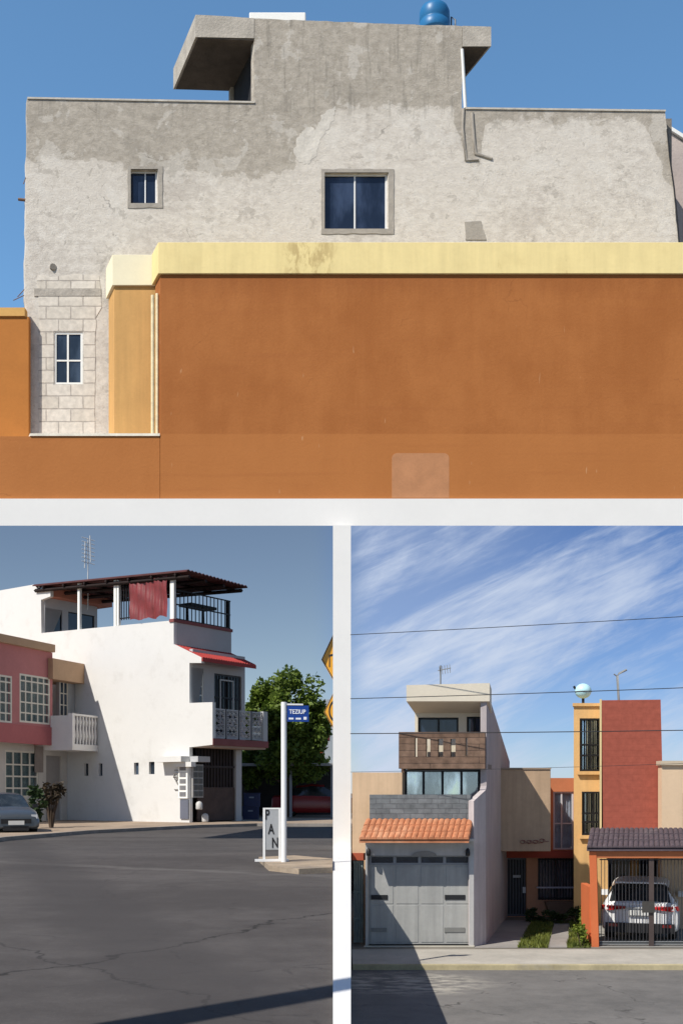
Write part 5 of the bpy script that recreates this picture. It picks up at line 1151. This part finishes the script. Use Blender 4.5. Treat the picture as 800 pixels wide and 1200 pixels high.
ig = bars(MB(), PCp, gq, 36, .017, -.1, (.01, .99)).build('iron_gate', M('gate_iron', (.045, .042, .045), .5, .25, 6), cp_)
bars(MB(), PCp, (gq[0], gq[1], LB + .06, LB + .1), 1, .05, -.1, (.5,)).build('bottom_rail', GREYM, ig)
q = PCp.rect(760, 1030, 766, 1110); MB().box(PCp, q[0], q[1], LB + .01, zbm0, -.05, -.13).build('gate_post', M('gate_post_brown', (.075, .055, .05), .6, .2), ig)
q = PCp.rect(752, 1057, 767, 1070); MB().box(PCp, *q, .0, -.06).build('lock_box', M('lock_box_dark', (.06, .055, .05), .5, .2), ig)
# white car
SUVP = M('pearl_white', (.80, .80, .80), .28, .02, spec=.6)
SUV = [(-2.16, .42, .92, 1.0, .80, .74, .64), (-2.20, .34, 1.0, 1.08, .86, .80, .70), (-2.10, .30, 1.04, 1.14, .90, .84, .72), (-1.82, .26, 1.06, 1.50, .92, .86, .66), (-1.66, .24, 1.05, 1.61, .92, .87, .67), (-1.0, .24, 1.03, 1.67, .92, .87, .69), (-.1, .24, 1.0, 1.68, .92, .87, .69), (.55, .24, .98, 1.62, .92, .86, .67), (1.25, .24, .96, 1.08, .92, .85, .74), (1.95, .24, .86, .93, .88, .80, .70), (2.2, .34, .72, .78, .78, .70, .62)]
cD = 27.75; cpos = Vector((wp(751, 0, cD).x, cD + 2.2, LB)); hd = (.30, 1)
sv = thing('parked_car', 'white hatchback seen from behind in the carport, behind the iron gate', 'car', cpos)
SUV = [(x, a * .92, b * .91, c * .90, d * 1.04, e * 1.04, f * 1.04) for x, a, b, c, d, e, f in SUV]
T0 = car(sv, (cpos.x + .62, cpos.y, LB), hd, SUV, SUVP, CARGL, (3, 4, 5, 6, 7), (7,), (2, 3), (-1.35, 1.35), wr=.36, half=.86)
T = lambda x, y, z: T0(x, y * 1.04, z * .91)
for s in (1, -1):
    mb = MB(); pts = [(-2.13, .90, 1.0), (-2.235, .70, 1.0), (-2.235, .34, .98), (-2.235, .34, .92), (-2.235, .70, .86), (-2.12, .915, .88)]
    vs = [T(x, s * y, z) for x, y, z in pts]; vs2 = [T(x + .12, s * (y - .03), z) for x, y, z in pts]; n = 6
    mb.add(vs + vs2, [tuple(range(n)), tuple(range(2 * n - 1, n - 1, -1))] + [(i, (i + 1) % n, (i + 1) % n + n, i + n) for i in range(n)]); mb.build('tail_light', RED, sv)
tbox(T, -2.235, -2.1, -.33, .33, .93, .97).build('chrome_strip', WIRE, sv)
tbox(T, -2.24, -2.19, -.26, .26, .74, .88).build('number_plate', PLATE, sv)
tbox(T, -2.25, -2.0, -.80, .80, .26, .52).build('bumper', BLKP, sv)
for s in (1, -1): tbox(T, -2.262, -2.24, s * .52, s * .74, .42, .50).build('reflector', RED, sv)
tbox(T, -1.86, -1.72, -.6, .6, 1.585, 1.625).build('spoiler', SUVP, sv)
for s in (1, -1): tbox(T, .6, .82, s * .9, s * 1.08, 1.0, 1.16).build('wing_mirror', SUVP, sv)
MB().tube([T(-1.86, 0, 1.25), T(-2.06, .42, 1.17)], .012, 5).build('wiper', BLKP, sv)
# ---- front garden strips
GRS = M('lawn_soil', (.075, .085, .03), .95, .3, 3, .5, 14)
def gl_(x, y, z=LB): return gp(x, y, z)
def patch(pts, dz, mat, name, kind='structure'):
    mb = MB(); mb.poly([gl_(x, y) + Vector((0, 0, dz)) for x, y in pts]); o = mb.build(name, mat); o['kind'] = kind; return o
patch([(556, 1111.5), (606, 1111.5), (624, 1079), (560, 1079)], .004, M('path_concrete', (.30, .28, .26), .9, .2, 1.5, .3, 20), 'path')
patch([(606.3, 1111.5), (692, 1111.5), (690, 1079), (624.3, 1079)], .004, GRS, 'garden_soil')
patch([(642, 1111.5), (664, 1111.5), (668, 1083), (649, 1083)], .010, MATS['path_concrete'], 'path')
patch([(702, 1111), (900, 1111), (900, 1077), (694, 1077)], .006, M('carport_floor', (.28, .27, .25), .9, .2, 1.5, .2, 20), 'driveway')
rng = random.Random(21); mb = MB()
A4 = [(606.3, 1111.5), (641.5, 1111.5), (648.5, 1080), (624.3, 1079)]; B4 = [(664.5, 1111.5), (691, 1111.5), (690, 1079), (668.5, 1080)]
def blade(p, h):
    w = .012 + rng.random() * .012; an = rng.random() * 6.28; dx, dy = math.cos(an) * w, math.sin(an) * w; lean = Vector((rng.gauss(0, .35), rng.gauss(0, .35), 1)) * h
    mb.add([p - Vector((dx, dy, 0)), p + Vector((dx, dy, 0)), p + lean], [(0, 1, 2)])
for quad, n in ((A4, 5200), (B4, 4000)):
    P4 = [gl_(*c) for c in quad]
    for _ in range(n):
        u, v = rng.random(), rng.random(); p = P4[0].lerp(P4[1], u).lerp(P4[3].lerp(P4[2], u), v)
        if math.sin(p.x * 5 + 1) + math.sin(p.y * 3.7) + rng.gauss(0, .8) > -.9: blade(p + Vector((0, 0, .004)), rng.uniform(.04, .13))
mb.norecalc = True; gr = mb.build('grass', M_leaf('grass_blade', (.11, .15, .03), .4, 2)); gr['kind'] = 'stuff'
def bush(name, label, p, rx, ry, rz, n, size, mat, group=None):
    t = thing(name, label, 'shrub', p, group)
    leaves(MB(), p + Vector((0, 0, rz * .95)), rx, ry, rz, n, size, rng, 16, .2).build('foliage', mat, t)
    mb = MB()
    for k in range(4): w = k * 1.7; mb.tube([p + Vector((.03 * math.cos(w), .03 * math.sin(w), 0)), p + Vector((rx * .5 * math.cos(w), ry * .5 * math.sin(w), rz))], [.02, .008], 5)
    mb.build('stem', MATS['bark'], t); return t
BRL = M_leaf('bright_leaf', (.13, .20, .03), .4, 2); DKL = M_leaf('deep_leaf', (.035, .06, .02), .4, 2)
bush('garden_bush', 'bright yellow green bush at the foot of the orange carport pier', gl_(682, 1109), .26, .2, .32, 420, .05, BRL)
bush('garden_bush', 'taller green bush climbing along the orange low wall of the carport', gl_(686, 1098), .2, .3, .48, 380, .06, BRL)
bush('garden_bush', 'small dark bush beside the black grille door of the tan house', gl_(622, 1081), .24, .2, .24, 260, .06, DKL)
bush('garden_bush', 'wide dark bush below the barred window and its planter', gl_(648, 1083), .5, .25, .2, 420, .06, DKL)
bush('garden_bush', 'dark bush in the shaded corner between planter and carport low wall', gl_(677, 1083), .3, .25, .3, 360, .06, DKL)
# ---- overhead cables
pr_ = Vector((12.6, 25.2, LR)); up2 = thing('utility_pole', 'concrete utility pole past the red tower holding the overhead cables', 'pole', pr_)
MB().tube([pr_, pr_ + Vector((0, 0, 9.4))], [.17, .11], 10).build('pole', DKCONC, up2)
CAB = M('cable_black', (.03, .032, .036), .6, 0)
for lab, yl, yr, rad, sag in (('highest dark overhead cable, crossing open sky above both house roofs', 744, 722, .014, 1.5), ('overhead cable crossing behind the pale turquoise globe height and garage house roof', 819, 805, .016, 2), ('thick overhead cable crossing the wooden balcony and red tower', 860, 855, .018, 1.5), ('lowest overhead cable, thin, crossing just under the wooden balcony', 905, 893, .008, 3)):
    L_ = wp(411.5, yl, 26.6) if False else Vector((X1, 28.3, 0)); D0, D1 = 28.3, 25.2
    pts = []
    xr_ = HX + pr_.x / D1 * F
    for i in range(25):
        t = i / 24; X = X1 - .03 + (pr_.x - X1 + .03) * t; D = 28.9 + (D1 - 28.9) * min(1, t * 8) if t < 0 else 27.0 + (D1 - 27.0) * t
        x = HX + X / D * F; yy_ = yl + (yr - yl) * (x - 411) / (792 - 411) + sag * 4 * (t * .8) * (1 - t)
        pts.append(wp(x, yy_, D))
    tag(MB().tube(pts, rad * .62, 5).build('overhead_cable', CAB), lab, 'cable', 'overhead cables')
